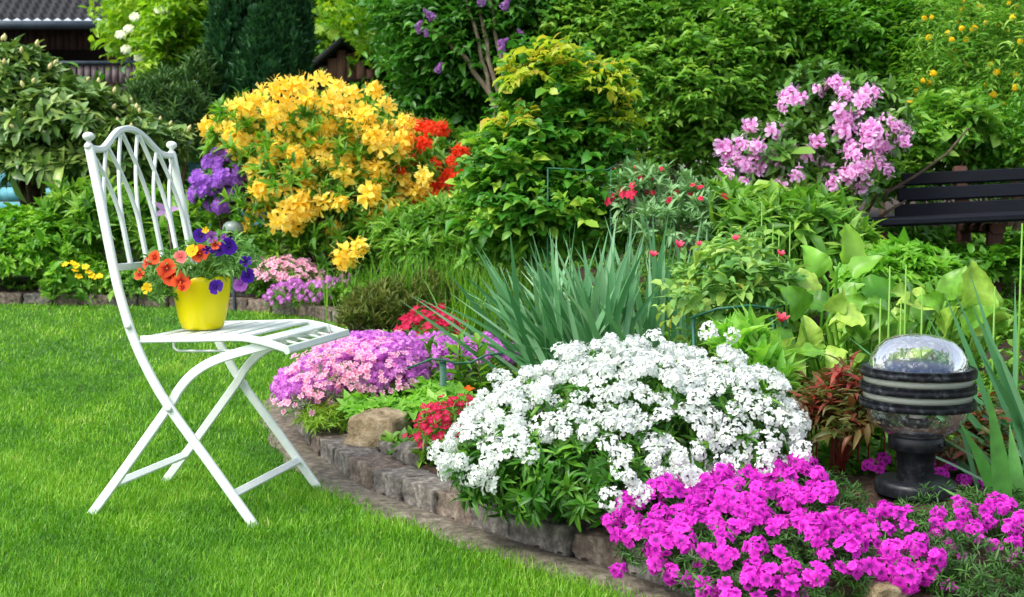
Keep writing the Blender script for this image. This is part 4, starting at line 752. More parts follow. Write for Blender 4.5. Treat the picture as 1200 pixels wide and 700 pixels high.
# upright stems and green border fence in front of the violet mat
g0 = ground_at(545, 4.0); lp = thing('bellflower_stems', 'upright leafy stems without flowers behind the white candytuft', 'leafy plant', g0)
g = Geo(); gs = Geo()
for px, py in [(503, 400), (528, 412), (545, 425), (560, 402), (575, 430), (538, 395), (515, 440), (560, 450)]:
    t_ = at(px, py, 4.0+rng.uniform(-.08, .12)); b_ = np.array([t_[0]+rng.normal()*.02, t_[1], g0[2]]); gs.tube([b_, (b_+t_)/2, t_], .003, 5)
    u = np.linspace(.3, 1, 7)[:, None]; leaves(g, b_+(t_-b_)*u, np.tile([0, 0, 1.], (7, 1)), 4, .06, LANCE, 'rosette', up=1, spread=1.0)
g.obj('foliage', M_FRESH, lp); gs.obj('stem', TWIG, lp)
GW = hardmat('green_wire', ['#123a2c', '#1d5a44', '#2a7358'], 30, .45, .05)
bf = thing('border_fence', 'low dark green wire border hoop in front of the violet mat', 'border fence', ground_at(518, 3.75)); g = Geo()
g.tube([at(x_, y_, 3.78) for x_, y_ in [(478, 432), (490, 427), (505, 421), (520, 422), (535, 426), (552, 425), (570, 416), (590, 414)]], .004, 6); g.obj('wire', GW, bf)
t_ = at(519, 424, 3.79); g = Geo(); g.bar([(t_[0], 3.79, gz(t_[0], 3.79)), t_], (0, 1, 0), .022, .01); g.obj('post', GW, bf)
ph = thing('plant_support', 'green stakes with a wire hoop holding up the rose with pink buds', 'plant support', ground_at(918, 3.5)); g = Geo()
g.tube([at(810, 373, 3.45), at(840, 362, 3.4), at(880, 358, 3.4), at(905, 362, 3.45), at(921, 356, 3.5), at(925, 350, 3.5)], .004, 6); g.obj('hoop', GW, ph)
for a_, b_ in [((921, 350), (914, 450)), ((905, 372), (918, 440)), ((812, 370), (818, 440))]:
    q = at(*b_, 3.5); q[2] = min(q[2], gz(q[0], 3.5)); g = Geo(); g.tube([at(*a_, 3.5), q], .006, 8); g.obj('stake', GW, ph)
ws = thing('plant_support', 'thin blue green wire hoop around the tall rose bush', 'plant support', ground_at(690, 5.35)); g = Geo()
g.tube([at(x_, y_, 5.3) for x_, y_ in [(640, 197), (660, 198), (690, 200), (712, 199), (724, 192)]], .003, 6); g.obj('hoop', GW, ws)
for x_ in (642, 716): q = at(x_, 198, 5.3); g = Geo(); g.tube([q, (q[0], 5.3, gz(q[0], 5.3))], .004, 6); g.obj('stake', GW, ws)

# ------------------------------------------------------------------ rose with pink buds, big leaved bergenia, ferny plant, reddish plant
M_ROSE2 = leafmat('leaf_rose_pale', [(0, '#488038'), (.5, '#7cac56'), (.85, '#aac860'), (1, '#ccb458')], trans=.3)
rb, P, N, _ = shrub('rose_bush', 'pale leaved rose bush with a few pink buds in the wire hoop', 'rose bush', 850, 3.7, [(850, 330, 3.7, 55, 42, .22), (820, 345, 3.65, 42, 40, .2), (890, 345, 3.65, 40, 45, .2), (865, 300, 3.7, 38, 26, .18), (850, 395, 3.75, 50, 35, .2)], 260, 7, .042, OVAL, M_ROSE2, mode='spray', twig=.09, nb=14, r0=.004, bark=STEM, zmin=-.7)
PB = petalmat('petal_bud_pink', ['#c81e4c', '#e0486a', '#e87a8a'], .25); B_ = flower(6, .9, 1.3, .1, rows=((0, .5), (.5, 1), (1, .4)), la=(.2, .8))
bp_ = np.array([at(a_, b_, 3.45) for a_, b_ in [(765, 301), (795, 290), (915, 377), (914, 300), (863, 282), (820, 288)]]); blooms(rb, 'rose_bud', [B_], PB, bp_, norm(np.c_[rng.normal(size=6)*.3, np.full(6, -.4), np.ones(6)]), np.array([.013, .015, .02, .013, .012, .01]))
M_BERG = leafmat('leaf_bergenia', ['#447c20', '#76ac3c', '#b2d05c'], rough=.35, trans=.25, veins=45)
def bigleaves(name, label, cat, base, spec, mat, tpl=BIG, Lm=1.0):
    root = thing(name, label, cat, base); 
    for px, py, d, ln, ang, tilt in spec:        # base of the leaf blade, its length in m, direction in the picture, tilt to the viewer
        p = at(px, py, d); dr = np.array([math.cos(ang), -tilt, math.sin(ang)]); nr = np.array([rng.normal()*.7-.3*math.cos(ang), -rng.uniform(.25, 1), rng.uniform(.3, 1)])
        g = Geo(); g.scatter(tpl[int(rng.integers(len(tpl)))], np.array([p]), np.array([dr]), np.array([nr]), ln, rng.uniform(0, 1), sx=rng.uniform(.85, 1.15), sz=rng.uniform(.7, 1.4)); 
        g.tube([np.array([base[0]+(p[0]-base[0])*.5, d+.03, base[2]]), p-dr*.03, p], .005, 5); o = g.obj('leaf', mat, root); 
    return root
sp = []
for px, py, L_, a_ in [(952, 385, .15, 1.9), (968, 390, .16, 1.2), (985, 388, .15, 1.6), (945, 400, .13, 3.3), (965, 405, .14, -.3), (1000, 385, .14, 2.2), (1010, 375, .15, 1.5), (1020, 380, .15, 1.0), (1035, 378, .14, 1.7), (1050, 380, .14, .9), (1075, 372, .14, 1.8), (1095, 365, .14, 1.2), (1110, 370, .14, 1.9), (1125, 362, .14, .9), (1140, 372, .15, 1.4), (940, 350, .13, 1.8), (1045, 345, .12, 2.3), (1090, 340, .13, 1.6), (1130, 335, .14, 1.3), (975, 345, .12, 1.3), (1000, 400, .12, -.5), (1160, 360, .13, 1.7)]:
    sp.append((px, py+22, 3.35+rng.uniform(-.12, .2), L_*rng.uniform(.58, .85), a_, rng.uniform(-.1, 1.0)))
    for q_ in range(3): sp.append((px+rng.normal()*26, py+18+rng.normal()*16, 3.4+rng.uniform(-.15, .2), L_*rng.uniform(.5, .8), a_+rng.normal()*.8, rng.uniform(-.1, 1.0)))
bigleaves('bergenia', 'clump of large rounded bright green leaves behind the garden lamp', 'bergenia', ground_at(1030, 3.35), sp, M_BERG)
sp = []
for px, py, L_, a_ in [(985, 300, .15, 1.2), (965, 315, .13, 2.2), (1000, 318, .14, .8), (978, 330, .13, 1.7), (955, 335, .12, 2.6), (1010, 335, .13, .3), (940, 330, .11, 2.0)]:
    sp.append((px, py+8, 3.95+rng.uniform(-.1, .1), L_*.85, a_, rng.uniform(-.3, .5)))
bigleaves('dock_plant', 'upright plant with large smooth leaves above the bergenia clump', 'leafy plant', ground_at(978, 3.95), sp, leafmat('leaf_dock', ['#4c9026', '#6cb238', '#98c84c'], rough=.35, trans=.35, veins=10))
shrub('ferny_plant', 'bright green finely cut leafy plant under the bench edge', 'leafy plant', 1050, 4.8, [(1050, 318, 4.8, 48, 22, .25), (1020, 325, 4.7, 35, 20, .2), (1085, 322, 4.8, 36, 20, .2), (1058, 300, 4.8, 24, 14, .2)], 210, 6, .06, LOBED, leafmat('leaf_ferny', ['#4a8c20', '#72b034', '#9ccc54'], trans=.4), up=1.0, nb=14, r0=.004, bark=STEM)
M_RED = leafmat('leaf_reddish', [(0, '#46602c'), (.5, '#62602f'), (.8, '#74402c'), (1, '#9a3428')], trans=.25)
shrub('astilbe', 'plant with bronze and red young leaves between candytuft and lamp', 'astilbe', 985, 2.95, [(980, 490, 2.9, 42, 32, .14), (1010, 480, 2.95, 34, 30, .14), (965, 470, 3.0, 24, 24, .1), (990, 455, 3.0, 22, 26, .1)], 110, 7, .05, LANCE, M_RED, mode='spray', twig=.08, nb=16, r0=.0035, bark=hardmat('red_stem', ['#7a2a26', '#9a3a30'], 20, .6), zmin=-.3, up=.7)
g0 = ground_at(975, 2.95); ra = thing('astilbe_shoots', 'bright red young shoots rising above the bronze leaves', 'astilbe', g0, None); g = Geo(); gs = Geo()
for px, py in [(982, 440), (985, 432), (1000, 448), (945, 478), (950, 470), (1012, 460), (968, 455), (1030, 470)]:
    t_ = at(px, py, 2.9); b_ = np.array([t_[0]+.02, 2.92, g0[2]]); gs.tube([b_, (b_+t_)/2+[.01, 0, 0], t_], .0025, 5)
    leaves(g, np.array([t_]*2), np.array([[0, 0, 1.]]*2), 5, .045, LANCE, 'rosette', spread=1.3)
g.obj('foliage', leafmat('leaf_scarlet', ['#7c2620', '#98382c', '#b05a48'], trans=.3), ra); gs.obj('stem', bpy.data.materials['red_stem'], ra)
shrub('astilbe', 'bronze red leaves showing between lamp post and tulip leaves', 'astilbe', 1120, 2.95, [(1115, 515, 2.95, 34, 28, .12), (1140, 500, 3.0, 26, 30, .12)], 90, 7, .045, LANCE, M_RED, mode='spray', twig=.08, nb=8, r0=.003, bark=bpy.data.materials['red_stem'], up=.7)
shrub('lily_shoots', 'bright yellow green upright leaves beside the white candytuft', 'leafy plant', 890, 3.15, [(885, 430, 3.15, 24, 30, .1), (900, 455, 3.1, 20, 20, .1), (870, 410, 3.2, 18, 24, .1)], 70, 7, .075, LANCE, M_SOFT, up=1.5, spread=.55, nb=6, r0=.004, bark=STEM)
# ------------------------------------------------------------------ white candytuft
CB = [(730, 515, 2.85, 180, 92, .35), (625, 538, 2.75, 86, 70, .26), (850, 512, 2.8, 72, 78, .25), (735, 470, 2.95, 115, 56, .28), (690, 548, 2.65, 110, 60, .22), (568, 545, 2.7, 38, 46, .15)]
M_CT = leafmat('leaf_candytuft', ['#1f5210', '#3f7a1c', '#74a836'], rough=.38, trans=.22)
ct, P, N, blobs = shrub('candytuft', 'big mound of white candytuft spilling over the kerb stones', 'candytuft', 725, 2.85, CB, 1050, 11, .034, LANCE, M_CT, up=.35, spread=1.15, nb=30, r0=.004, bark=STEM, surf=.85, zmin=-.75, lumpy=.1, back=.6)
FLC = flower(4, .9, .08, .06, rows=((.03, .4), (.5, 1), (1, .8)), la=(.05, .45), jit=.2)
CT = [truss(FLC, 28, .27, .38, zmin=.0, rad=.95, jitter=.34), truss(FLC, 34, .25, .55, zmin=-.1, rad=.92, jitter=.34), truss(FLC, 24, .28, .3, zmin=.1, rad=1.0, jitter=.36), truss(FLC, 42, .25, 1.0, zmin=-.2, rad=.8, jitter=.32)]
CTW = petalmat('petal_candytuft', [(0, '#b9cc84'), (.16, '#d8dfcf'), (.5, '#dde2df'), (1, '#e5e8e8')], .2)
Pf, Nf = blob_pts(blobs, 3000, .97, -.25, .1, back=.75)
ZC = blobs[0][2]; keep = (Pf[:, 2]-ZC) > (.0+.07*lump(Pf*6)) - .2*np.clip((-(Pf[:, 0]-blobs[0][0])-.27)/.1, 0, 1) - .06*np.clip((Pf[:, 0]-blobs[0][0])/.15, 0, 1)
keep &= np.array([min(np.sum(((q-np.array(b[:3]))/np.array(b[3:]))**2) for b in blobs) > .72 for q in Pf])
Pf, Nf = Pf[keep], Nf[keep]; i = pick_front(Pf, Nf, 260, mind=.032)
extra = np.array([at(a_, b_, d_) for a_, b_, d_ in [(607, 525, 2.38), (620, 532, 2.38), (606, 512, 2.4), (738, 560, 2.33), (745, 572, 2.33), (728, 552, 2.34), (752, 578, 2.33), (795, 537, 2.38), (808, 560, 2.4), (896, 545, 2.45), (900, 530, 2.5), (858, 393, 3.05), (830, 388, 3.05), (715, 585, 2.33), (940, 528, 2.5), (765, 540, 2.36)]])
pc = np.vstack([Pf[i]+Nf[i]*(.014+.03*rng.random((len(i), 1))**2)+[0, 0, .006], extra]); nc = norm(np.vstack([Nf[i]*.7+[0, -.25, .55], np.tile([0, -.8, .5], (len(extra), 1))])+rng.normal(size=(len(pc), 3))*.12)
blooms(ct, 'flower_head', CT, CTW, pc, nc, np.r_[rng.uniform(.017, .029, len(i)), rng.uniform(.017, .025, len(extra))])

# ------------------------------------------------------------------ magenta phlox
PBl = [(860, 617, 2.45, 95, 55, .22), (945, 600, 2.5, 80, 48, .2), (780, 623, 2.4, 60, 44, .16), (860, 655, 2.25, 95, 45, .16), (940, 660, 2.2, 85, 42, .15), (1040, 640, 2.3, 90, 38, .18), (880, 685, 2.15, 70, 25, .1), (1110, 600, 2.45, 60, 28, .16), (1170, 605, 2.45, 55, 30, .16), (1130, 660, 2.2, 80, 30, .15), (1180, 700, 2.1, 80, 30, .15)]
ph_, P, N, blobs = shrub('phlox', 'cushion of vivid magenta phlox in front of the garden lamp', 'phlox', 900, 2.4, PBl, 3200, 9, .018, NARROW, M_MOSS, avoid=(.905, 2.63, .135), up=.3, nb=0, surf=.9, zmin=-.6, lumpy=.12, back=.5)
FPH = [flower(5, .95, .06, .06, notch=.14, rows=((.06, .2), (.5, .8), (.85, 1.05), (1, .75)), la=(.9, .1), jit=.06), flower(5, .9, .15, .12, notch=.14, rows=((.06, .2), (.5, .8), (.85, 1.05), (1, .75)), la=(.9, .2), jit=.08)]
PHM = petalmat('petal_magenta', [(0, '#ec5ad8'), (.5, '#da36c6'), (.85, '#c022b0'), (1, '#741474')], .3)
PHT = [truss(FPH[0], 7, .5, .55, zmin=.15, rad=.75, jitter=.25), truss(FPH[1], 5, .54, .6, zmin=.25, rad=.7, jitter=.25), truss(FPH[0], 9, .46, .6, zmin=.05, rad=.85, jitter=.25), truss(FPH[1], 2, .6, .6, zmin=.5, rad=.5, jitter=.3)]
nl = 7; Pf, Nf = blob_pts(blobs[:nl], 3200, .97, -.15, .1, back=.8)
keep = np.array([min(np.sum(((q-np.array(b[:3]))/np.array(b[3:]))**2) for b in blobs) > .7 for q in Pf]) & (lump(Pf*7+3) > -.46); keep &= ~((Pf[:, 0] > .64) & (Pf[:, 1] > 2.3)) & (Pf[:, 0] < .78)
Pf, Nf = Pf[keep], Nf[keep]; i = pick_front(Pf, Nf, 185, mind=.03)
SP = [(1018, 545), (1030, 550), (1035, 540), (1105, 555), (1115, 575), (1130, 565), (1140, 560), (1125, 590), (1150, 580), (1100, 615), (1120, 618), (1140, 622), (1150, 618), (1090, 650), (1070, 662), (1085, 672), (1112, 690), (1100, 605), (1130, 605), (1155, 600), (1170, 575), (1180, 590), (1195, 608), (1195, 655), (805, 678), (833, 690), (725, 668), (1035, 612), (1052, 640), (1115, 545), (1100, 560), (822, 660), (1128, 602), (1160, 612), (1172, 598), (1185, 618), (1148, 632), (1165, 640), (1190, 636), (1112, 640), (1128, 655), (1098, 628), (1150, 566), (1165, 588), (1188, 572), (1092, 545), (1050, 612), (1062, 652), (1045, 668)]
ex = np.array([at(a_, b_, (2.86 if b_ < 585 else 2.5)-(b_-540)*.0026) for a_, b_ in SP])
pc = np.vstack([Pf[i]+Nf[i]*.012, ex]); nc = norm(np.vstack([Nf[i]*.7+[0, -.45, .4], np.tile([0, -.75, .55], (len(ex), 1))])+rng.normal(size=(len(pc), 3))*.2)
blooms(ph_, 'flower_truss', PHT, PHM, pc, nc, np.r_[rng.uniform(.0195, .028, len(i)), rng.uniform(.016, .023, len(ex))])
k = 60; PBD = [at(rng.uniform(760, 1050), rng.uniform(560, 690), 2.2) for _ in range(0)]

# ------------------------------------------------------------------ garden lamp
LB = at(1072, 578, 2.68); LB[2] = gz(LB[0], LB[1])+.004; sc_ = 2.6/F
lamp = thing('garden_lamp', 'black garden lamp with glass globe and three black rings beside the phlox', 'lamp', LB)
LBLK = hardmat('lamp_black', ['#0d0f12', '#15181c', '#2a2d32'], 60, .42, .12, .002, detail=12)
FROST = leafmat('frosted_glass', ['#c4ccc4', '#d8dfd8'], rough=.15, trans=.5, spec=.6)
RINGM = hardmat('lamp_ring', ['#14171b', '#1e2228', '#565c62'], 60, .4, .15, .002, detail=12)
bl = parent_world(lamp); zy = lambda y: (586-y)*sc_
def lz(name, prof, mat, smooth=True, wob=None): return Geo().lathe([(r*sc_, zy(y)) for r, y in prof], bl, 64, wob=wob).obj(name, mat, lamp, smooth)
lz('base_plate', [(.1, 570), (44, 570), (47, 572), (48, 576), (48, 586)], LBLK)
lz('post', [(22, 571), (22, 548), (23, 546), (23, 536), (31, 533), (33, 531), (33, 517), (31, 515), (.1, 515)], LBLK)
for dx in (-1, 1):
    g = Geo(); an = -.9 if dx < 0 else -.5; c_ = bl+np.array([33.5*sc_*math.cos(an), 33.5*sc_*math.sin(an), zy(524)]); g.tube([c_, c_+np.array([math.cos(an), math.sin(an), 0])*.004], .005, 8); g.obj('screw', LBLK, lamp)
mt, nt, b, out = newmat('wavy_glass'); L = nt.links
gl = nt.nodes.new('ShaderNodeBsdfGlossy'); gl.inputs['Roughness'].default_value = .06; tr = nt.nodes.new('ShaderNodeBsdfTransparent'); tr.inputs[0].default_value = (.94, .96, .95, 1)
fr = nt.nodes.new('ShaderNodeFresnel'); fr.inputs['IOR'].default_value = 1.4; no = nt.nodes.new('ShaderNodeTexNoise'); no.inputs['Scale'].default_value = 34; no.inputs['Detail'].default_value = 3; no.inputs['Distortion'].default_value = .6
tc = nt.nodes.new('ShaderNodeTexCoord'); L.new(tc.outputs['Object'], no.inputs['Vector']); bp = nt.nodes.new('ShaderNodeBump'); bp.inputs['Strength'].default_value = .5; bp.inputs['Distance'].default_value = .008
L.new(no.outputs[0], bp.inputs['Height']); L.new(bp.outputs[0], gl.inputs['Normal']); L.new(bp.outputs[0], fr.inputs['Normal'])
mx = nt.nodes.new('ShaderNodeMixShader'); L.new(fr.outputs[0], mx.inputs[0]); L.new(tr.outputs[0], mx.inputs[1]); L.new(gl.outputs[0], mx.inputs[2])
n2 = nt.nodes.new('ShaderNodeTexNoise'); n2.inputs['Scale'].default_value = 90; n2.inputs['Detail'].default_value = 6; L.new(tc.outputs['Object'], n2.inputs['Vector'])
r2 = ramp(nt, [(.52, (.03, .03, .03)), (.78, (.4, .4, .4))]); L.new(n2.outputs[0], r2.inputs[0]); df = nt.nodes.new('ShaderNodeBsdfDiffuse'); df.inputs[0].default_value = (.66, .7, .7, 1)
m2 = nt.nodes.new('ShaderNodeMixShader'); L.new(r2.outputs[0], m2.inputs[0]); L.new(mx.outputs[0], m2.inputs[1]); L.new(df.outputs[0], m2.inputs[2]); L.new(m2.outputs[0], out.inputs['Surface']); GLASS = mt
lz('glass_globe', [(.1, 392), (14, 392.5), (28, 395), (40, 400), (50, 409), (56, 420), (58, 430), (58, 433), (60, 445), (60, 470), (60, 484), (57, 494), (50, 504), (40, 511), (32, 515)], GLASS)
for y in (436.5, 455.5, 474.5): lz('ring', [(58.5, y-5), (66, y-5.4), (66, y-5.4), (68, y-4), (68, y-4), (68.3, y), (68, y+5), (68, y+5), (66.5, y+5.8), (66.5, y+5.8), (58.5, y+5), (58.5, y+5), (58.5, y-5)], RINGM)
for y in (446, 465): lz('clear_spacer', [(60.5, y-4), (64, y-4), (64, y+4), (60.5, y+4)], FROST)
lz('socket', [(.1, 494), (13, 494), (15, 497), (15, 505), (9, 507), (9, 514.5)], LBLK)
lz('bulb', [(.1, 446), (8, 449), (12, 456), (13, 464), (10, 476), (9, 484), (9, 494)], hardmat('white_bulb', ['#c8c8c4', '#e0e0dc'], 5, .25, 0))
lz('blue_reflection_disc', [(.1, 424), (30, 425), (50, 433), (52, 436), (30, 431), (.1, 430)], hardmat('painted_blue_reflection', ['#0e1c34', '#1c3258'], 10, .2, .1))  # added dark blue disc, imitates the blue band reflected in the dome

# ------------------------------------------------------------------ folding chair
CX, CY, YAW, CW = -.888, 3.134, -.218, .413
def ch(u, l, z): return np.array([CX+u*math.cos(YAW)-l*math.sin(YAW), CY+u*math.sin(YAW)+l*math.cos(YAW), z])
SIDE = ch(0, 1, 0)-ch(0, 0, 0); FWD = ch(1, 0, 0)-ch(0, 0, 0)
WP = hardmat('pale_mint_paint', ['#d8e2db', '#e2eae4', '#e6ede8'], 9, .38, .06, .001, spec=.45)
chair = thing('folding_chair', 'pale mint white metal folding garden chair with gothic lattice back on the lawn', 'chair', (CX, CY, 0))
def dense(pts, n=40):
    pts = np.array(pts, float); k = len(pts); t = np.arange(k); out = []
    for x in np.linspace(0, k-1, n):           # Catmull-Rom
        i = min(int(x), k-2); f = x-i; p0, p1, p2, p3 = pts[max(0, i-1)], pts[i], pts[i+1], pts[min(k-1, i+2)]
        out.append(.5*((2*p1)+(p2-p0)*f+(2*p0-5*p1+4*p2-p3)*f*f+(3*p1-p0-3*p2+p3)*f**3))
    return np.array(out)
RAIL = [(-.109, .925), (-.078, .77), (-.047, .61), (-.024, .523), (-.003, .46), (.033, .382), (.09, .289), (.2, .148), (.314, .0)]
def back_u(z): return float(np.interp(z, [q[1] for q in RAIL[::-1]], [q[0] for q in RAIL[::-1]])) if z < .925 else -.109-(z-.925)*.2
for s_ in (-1, 1):
    l_ = s_*CW/2; g = Geo(); g.bar(np.array([ch(u, l_, z) for u, z in dense(RAIL, 44)]), SIDE, .023, .012)
    rail_o = g.obj('back_leg', WP, chair, smooth=False)
    f = Geo(); tip = ch(back_u(.93), l_, .93); f.lathe([(.0105, 0), (.012, .004), (.0095, .010), (.006, .013), (.006, .017), (.009, .019), (.0135, .023), (.0148, .028), (.013, .034), (.0075, .038), (.0005, .0395)], tip-[0, 0, .006], 20); f.obj('finial', WP, rail_o)
    g = Geo()
    for z_ in (.487, .285):
        q = ch(back_u(z_)+.002, l_+s_*.008, z_); g.tube([q, q+SIDE*s_*.004], .008, 10)
    g.obj('rivet', WP, rail_o)
    LEG = [(-.143, .0), (-.037, .134), (.079, .285), (.105, .325), (.14, .364), (.19, .397), (.26, .423), (.36, .45)]
    li = s_*(CW/2-.02); g = Geo(); g.bar(np.array([ch(u, li, z) for u, z in dense(LEG, 40)]), SIDE, .023, .011); g.obj('seat_leg', WP, chair, smooth=False)
    SE = [(.014, .453), (.15, .458), (.27, .463), (.32, .458), (.36, .449), (.402, .437)]
    g = Geo(); g.bar(np.array([ch(u, l_*.985-s_*.006, z) for u, z in dense(SE, 26)]), SIDE, .018, .011); g.obj('seat_rail', WP, chair, smooth=False)
    W_ = [(.08, .452), (.08, .43), (.088, .423), (.1, .421), (.2, .424), (.31, .43)]
    g = Geo(); g.tube(np.array([ch(u, s_*(CW/2-.05), z) for u, z in W_]), .0035, 6); g.obj('slide_wire', WP, chair)
def cross(name, u, z, hw, w=.022, t=.012, up_=(0, 0, 1)):
    g = Geo(); g.bar([ch(u, -hw, z), ch(u, 0, z), ch(u, hw, z)], up_, w, t); return g.obj(name, WP, chair, smooth=False)
g = Geo(); g.bar([ch(-.074, -CW/2+.026, .083), ch(-.074, CW/2-.026, .083)], FWD*.7+np.array([0, 0, .7]), .02, .01); g.obj('stretcher', WP, chair, smooth=False)
g = Geo(); g.bar([ch(.256, -CW/2+.006, .077), ch(.256, CW/2-.006, .077)], FWD*.7+np.array([0, 0, .7]), .02, .01); g.obj('stretcher', WP, chair, smooth=False)
for u in (.04, .088, .136, .184, .232, .28, .337):
    z = float(np.interp(u, [q[0] for q in SE], [q[1] for q in SE]))+.004; sl = -.25 if u > .3 else .02
    cross('seat_slat', u, z, CW/2-.013, .029, .007, np.array([0, 0, 1])-FWD*sl)
cross('seat_slat', .402, .437, CW/2, .02, .014, FWD+np.array([0, 0, .3])); 
for l_ in (-.09, -.02, .06, .12): 
    g = Geo(); g.bar([ch(.345, l_, .446), ch(.398, l_, .437)], (0, 0, 1), .012, .005); g.obj('seat_brace', WP, chair, smooth=False)
cross('back_crossbar', back_u(.63), .63, CW/2-.006, .008, .018, (0, 0, 1))
ARCH = [(-CW/2, .926), (-CW/2+.025, .922), (-CW/2+.06, .925), (-.115, .941), (-.08, .963), (-.045, .978), (0, .984), (.045, .978), (.08, .963), (.115, .941), (CW/2-.06, .925), (CW/2-.025, .922), (CW/2, .926)]
g = Geo(); g.bar(np.array([ch(back_u(z), l_, z) for l_, z in dense(ARCH, 60)]), FWD+np.array([0, 0, .2]), .0165, .015); g.obj('top_arch', WP, chair, smooth=False)
sp_ = CW/5; tops = [(-CW/2+sp_*k_, float(np.interp(-CW/2+sp_*k_, [a_[0] for a_ in ARCH], [a_[1] for a_ in ARCH]))-.006) for k_ in range(6)]
for k_ in range(6):
    lt, zt = tops[k_]
    for s_ in (-1, 1):
        kb = k_+s_
        if kb < 0 or kb > 5: continue
        lb = -CW/2+sp_*kb; off = .0045*s_*-1
        if kb in (0, 5): off = .012*(1 if kb == 0 else -1)
        path = []
        for t in np.linspace(0, 1, 22):
            z = .635+(zt-.635)*t; tt = max(0, (z-.735)/(zt-.735)); l_ = lb+off+(lt-lb-off)*tt**1.75; path.append(ch(back_u(z)+.001*s_, l_, z))
        g = Geo(); g.bar(np.array(path), FWD, .0078, .0095+.001*s_); g.obj('lattice_rod', WP, chair, smooth=False)

# ------------------------------------------------------------------ yellow pot with petunias
pc_ = at(237.5, 388, 3.06); PZ = .4685; POT = np.array([pc_[0], 3.06, PZ]); s3 = 3.06/F
YP = leafmat('yellow_plastic', ['#efe000', '#efe000'], rough=.35, trans=.12, spec=.45)
pot = thing('flower_pot', 'bright yellow fluted plastic flower pot standing on the chair seat', 'pot', POT)
def wobp(rr, zz, an):
    f = np.clip((zz-PZ*0)/.1, 0, 1); lob = np.abs(np.cos(an*4.5))**.6; w = np.clip(zz/.13, 0, 1)
    return rr*(1+.035*(lob-.5)*w), zz+np.where(zz > .115, .009*(lob-.5), 0)
g = Geo(); g.lathe([(.0005, .004), (19*s3, .002), (22.5*s3, .0), (24*s3, .006), (27.5*s3, .03), (30*s3, .06), (31.8*s3, .09), (33*s3, .118), (33.6*s3, .131), (32.4*s3, .131), (31.4*s3, .118), (29.8*s3, .085)], (0, 0, 0), 90, wob=wobp)
V, Q, T, A = g.tpl(); Geo().add(V+POT, Q, T, A).obj('pot_body', YP, pot)
Geo().lathe([(30.6*s3, .104), (15*s3, .112), (.0005, .114)], POT, 24).obj('soil', SOIL, pot)
pet = thing('petunia', 'trailing petunia with orange and dark violet flowers in the yellow pot', 'petunia', POT+[0, 0, .105])
M_PET = leafmat('leaf_petunia', ['#447a34', '#6a9f4a', '#98c07a'], trans=.35)
pb = [(238, 312, 3.06, 44, 26, .09), (205, 322, 3.04, 30, 20, .06), (270, 310, 3.05, 34, 24, .08), (190, 312, 3.06, 24, 16, .05), (288, 300, 3.06, 18, 18, .05), (258, 290, 3.08, 32, 20, .06), (195, 340, 3.02, 13, 17, .03), (186, 352, 3.0, 8, 15, .02)]
P, N = blob_pts(to_blobs(pb), 330, .7, -.8, .2, back=.3); g = Geo(); leaves(g, P, N, 6, .021, LANCE, 'rosette', up=.5, spread=.9); g.obj('foliage', M_PET, pet)
g = Geo(); limbs(g, POT+[0, 0, .108], P, .0022, 34, 4, .15); g.obj('stems', STEM, pet)
FPE = flower(5, 1.0, .32, .1, rows=((.04, .4), (.3, .6), (.75, 1.1), (1, .7)), la=(.95, .0), jit=.1, disc=.13)
FPS = flower(5, .9, .9, .25, rows=((.04, .2), (.4, .5), (.8, 1), (1, .5)), la=(1.0, .05), jit=.1)
PEO = petalmat('petal_petunia_orange', [(0, '#f4683a'), (.4, '#ee5a2c'), (.68, '#a82014'), (.9, '#6a120c'), (1, '#f2c22c')], .35); PEV = petalmat('petal_petunia_violet', [(0, '#48149a'), (.5, '#380c80'), (.85, '#200650'), (1, '#160438')], .3)
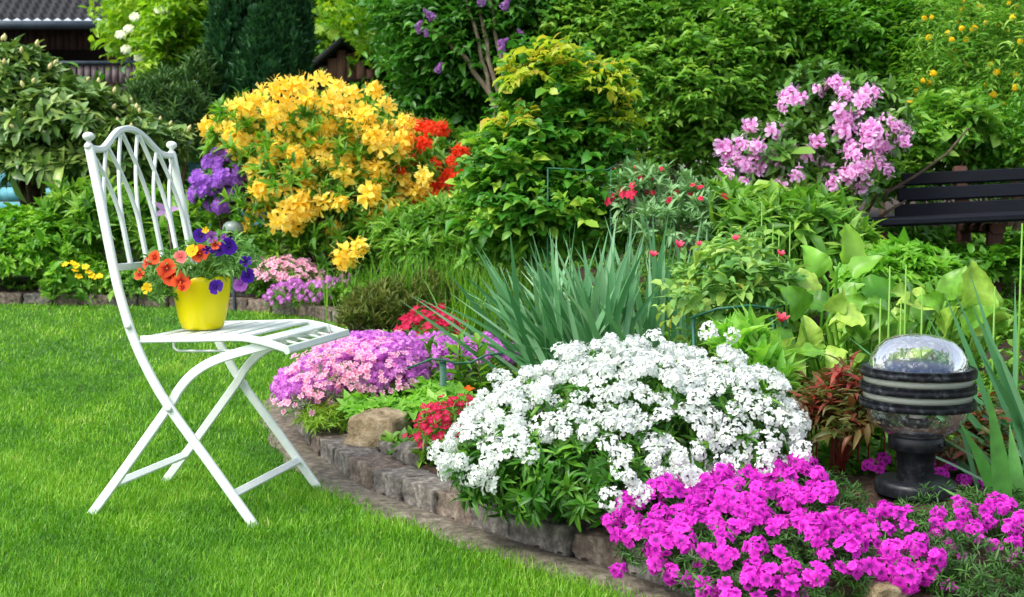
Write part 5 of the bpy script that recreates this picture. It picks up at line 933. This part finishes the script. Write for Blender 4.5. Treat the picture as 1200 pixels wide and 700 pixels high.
PEP = petalmat('petal_petunia_lilac', [(0, '#b06ac4'), (.6, '#9a50b4'), (1, '#5a2078')], .35); PEY = petalmat('petal_petunia_yellow', ['#f4d020', '#eebc14'], .35); PEK = petalmat('petal_petunia_pink', ['#f0948c', '#e06a6a', '#c84a50'], .35)
for mat, lst in [(PEO, [(165, 322, 7, -.4), (174, 309, 7, -1.2), (182, 302, 9, -.6), (196, 315, 12, -.2), (202, 325, 12, .1), (211.5, 331, 11, .3), (234.5, 297.5, 11, .15), (253, 287, 6, 0), (214, 338, 6, .4)]),
                 (PEV, [(235.5, 277, 9, 0), (257, 293, 10, -.3), (268, 289, 10, .6), (290, 323.5, 9, .7), (288, 308, 7, .3), (253, 337, 9, .1), (243, 293, 5, .1)]), (PEP, [(282, 333, 9, .3), (248, 278, 7, .4), (262, 278, 4, .4)]), (PEY, [(226, 294, 8, -.3), (174, 339, 7, -.2), (241, 270, 4, 0)]), (PEK, [(212, 301, 8, -.2)])]:
    for px, py, r, sx_ in lst:
        p = at(px, py, 2.96+rng.uniform(-.02, .02)); d_ = norm(np.array([sx_, -1, rng.uniform(.0, .5)])); g = Geo(); g.scatter(FPE if r > 7 else FPS, np.array([p]), perp(d_[None]), d_[None], r*2.98/F*.98)
        g.tube([p+d_*.002, p-d_*.018], [.004, .0015], 6, a=.6); g.obj('flower', mat, pet)

# ------------------------------------------------------------------ low green cover on the open soil
n = 42000; y = rng.uniform(2, 12, n); x = rng.uniform(-.8, .62, n)*y; d = sdist(x, y); kq = d > .12; x, y, d = x[kq], y[kq], d[kq]
pt = lump(np.c_[x*2.5, y*2.5, x*0]); kq = (pt+rng.random(len(x))*.9 > .1)&~((y < 3.1)&(d < .25))&~((y < 2.9)&(x > .3)); x, y, d = x[kq], y[kq], d[kq]
kq = ((x-gc[0])/.36)**2+((y-gc[1])/.46)**2 > 1; x, y, d = x[kq], y[kq], d[kq]
P = np.c_[x, y, bed_z(x, y, d)+rng.uniform(0, .03, len(x))]; g = Geo(); leaves(g, P, norm(rng.normal(size=P.shape)*.5+[0, -.2, 1]), 5, .035, OVAL, 'rosette', up=.8, spread=1.0)
tag(g.obj('ground_cover', M_CUSH), 'low green weeds and seedlings covering the open soil', 'ground cover', kind='stuff')
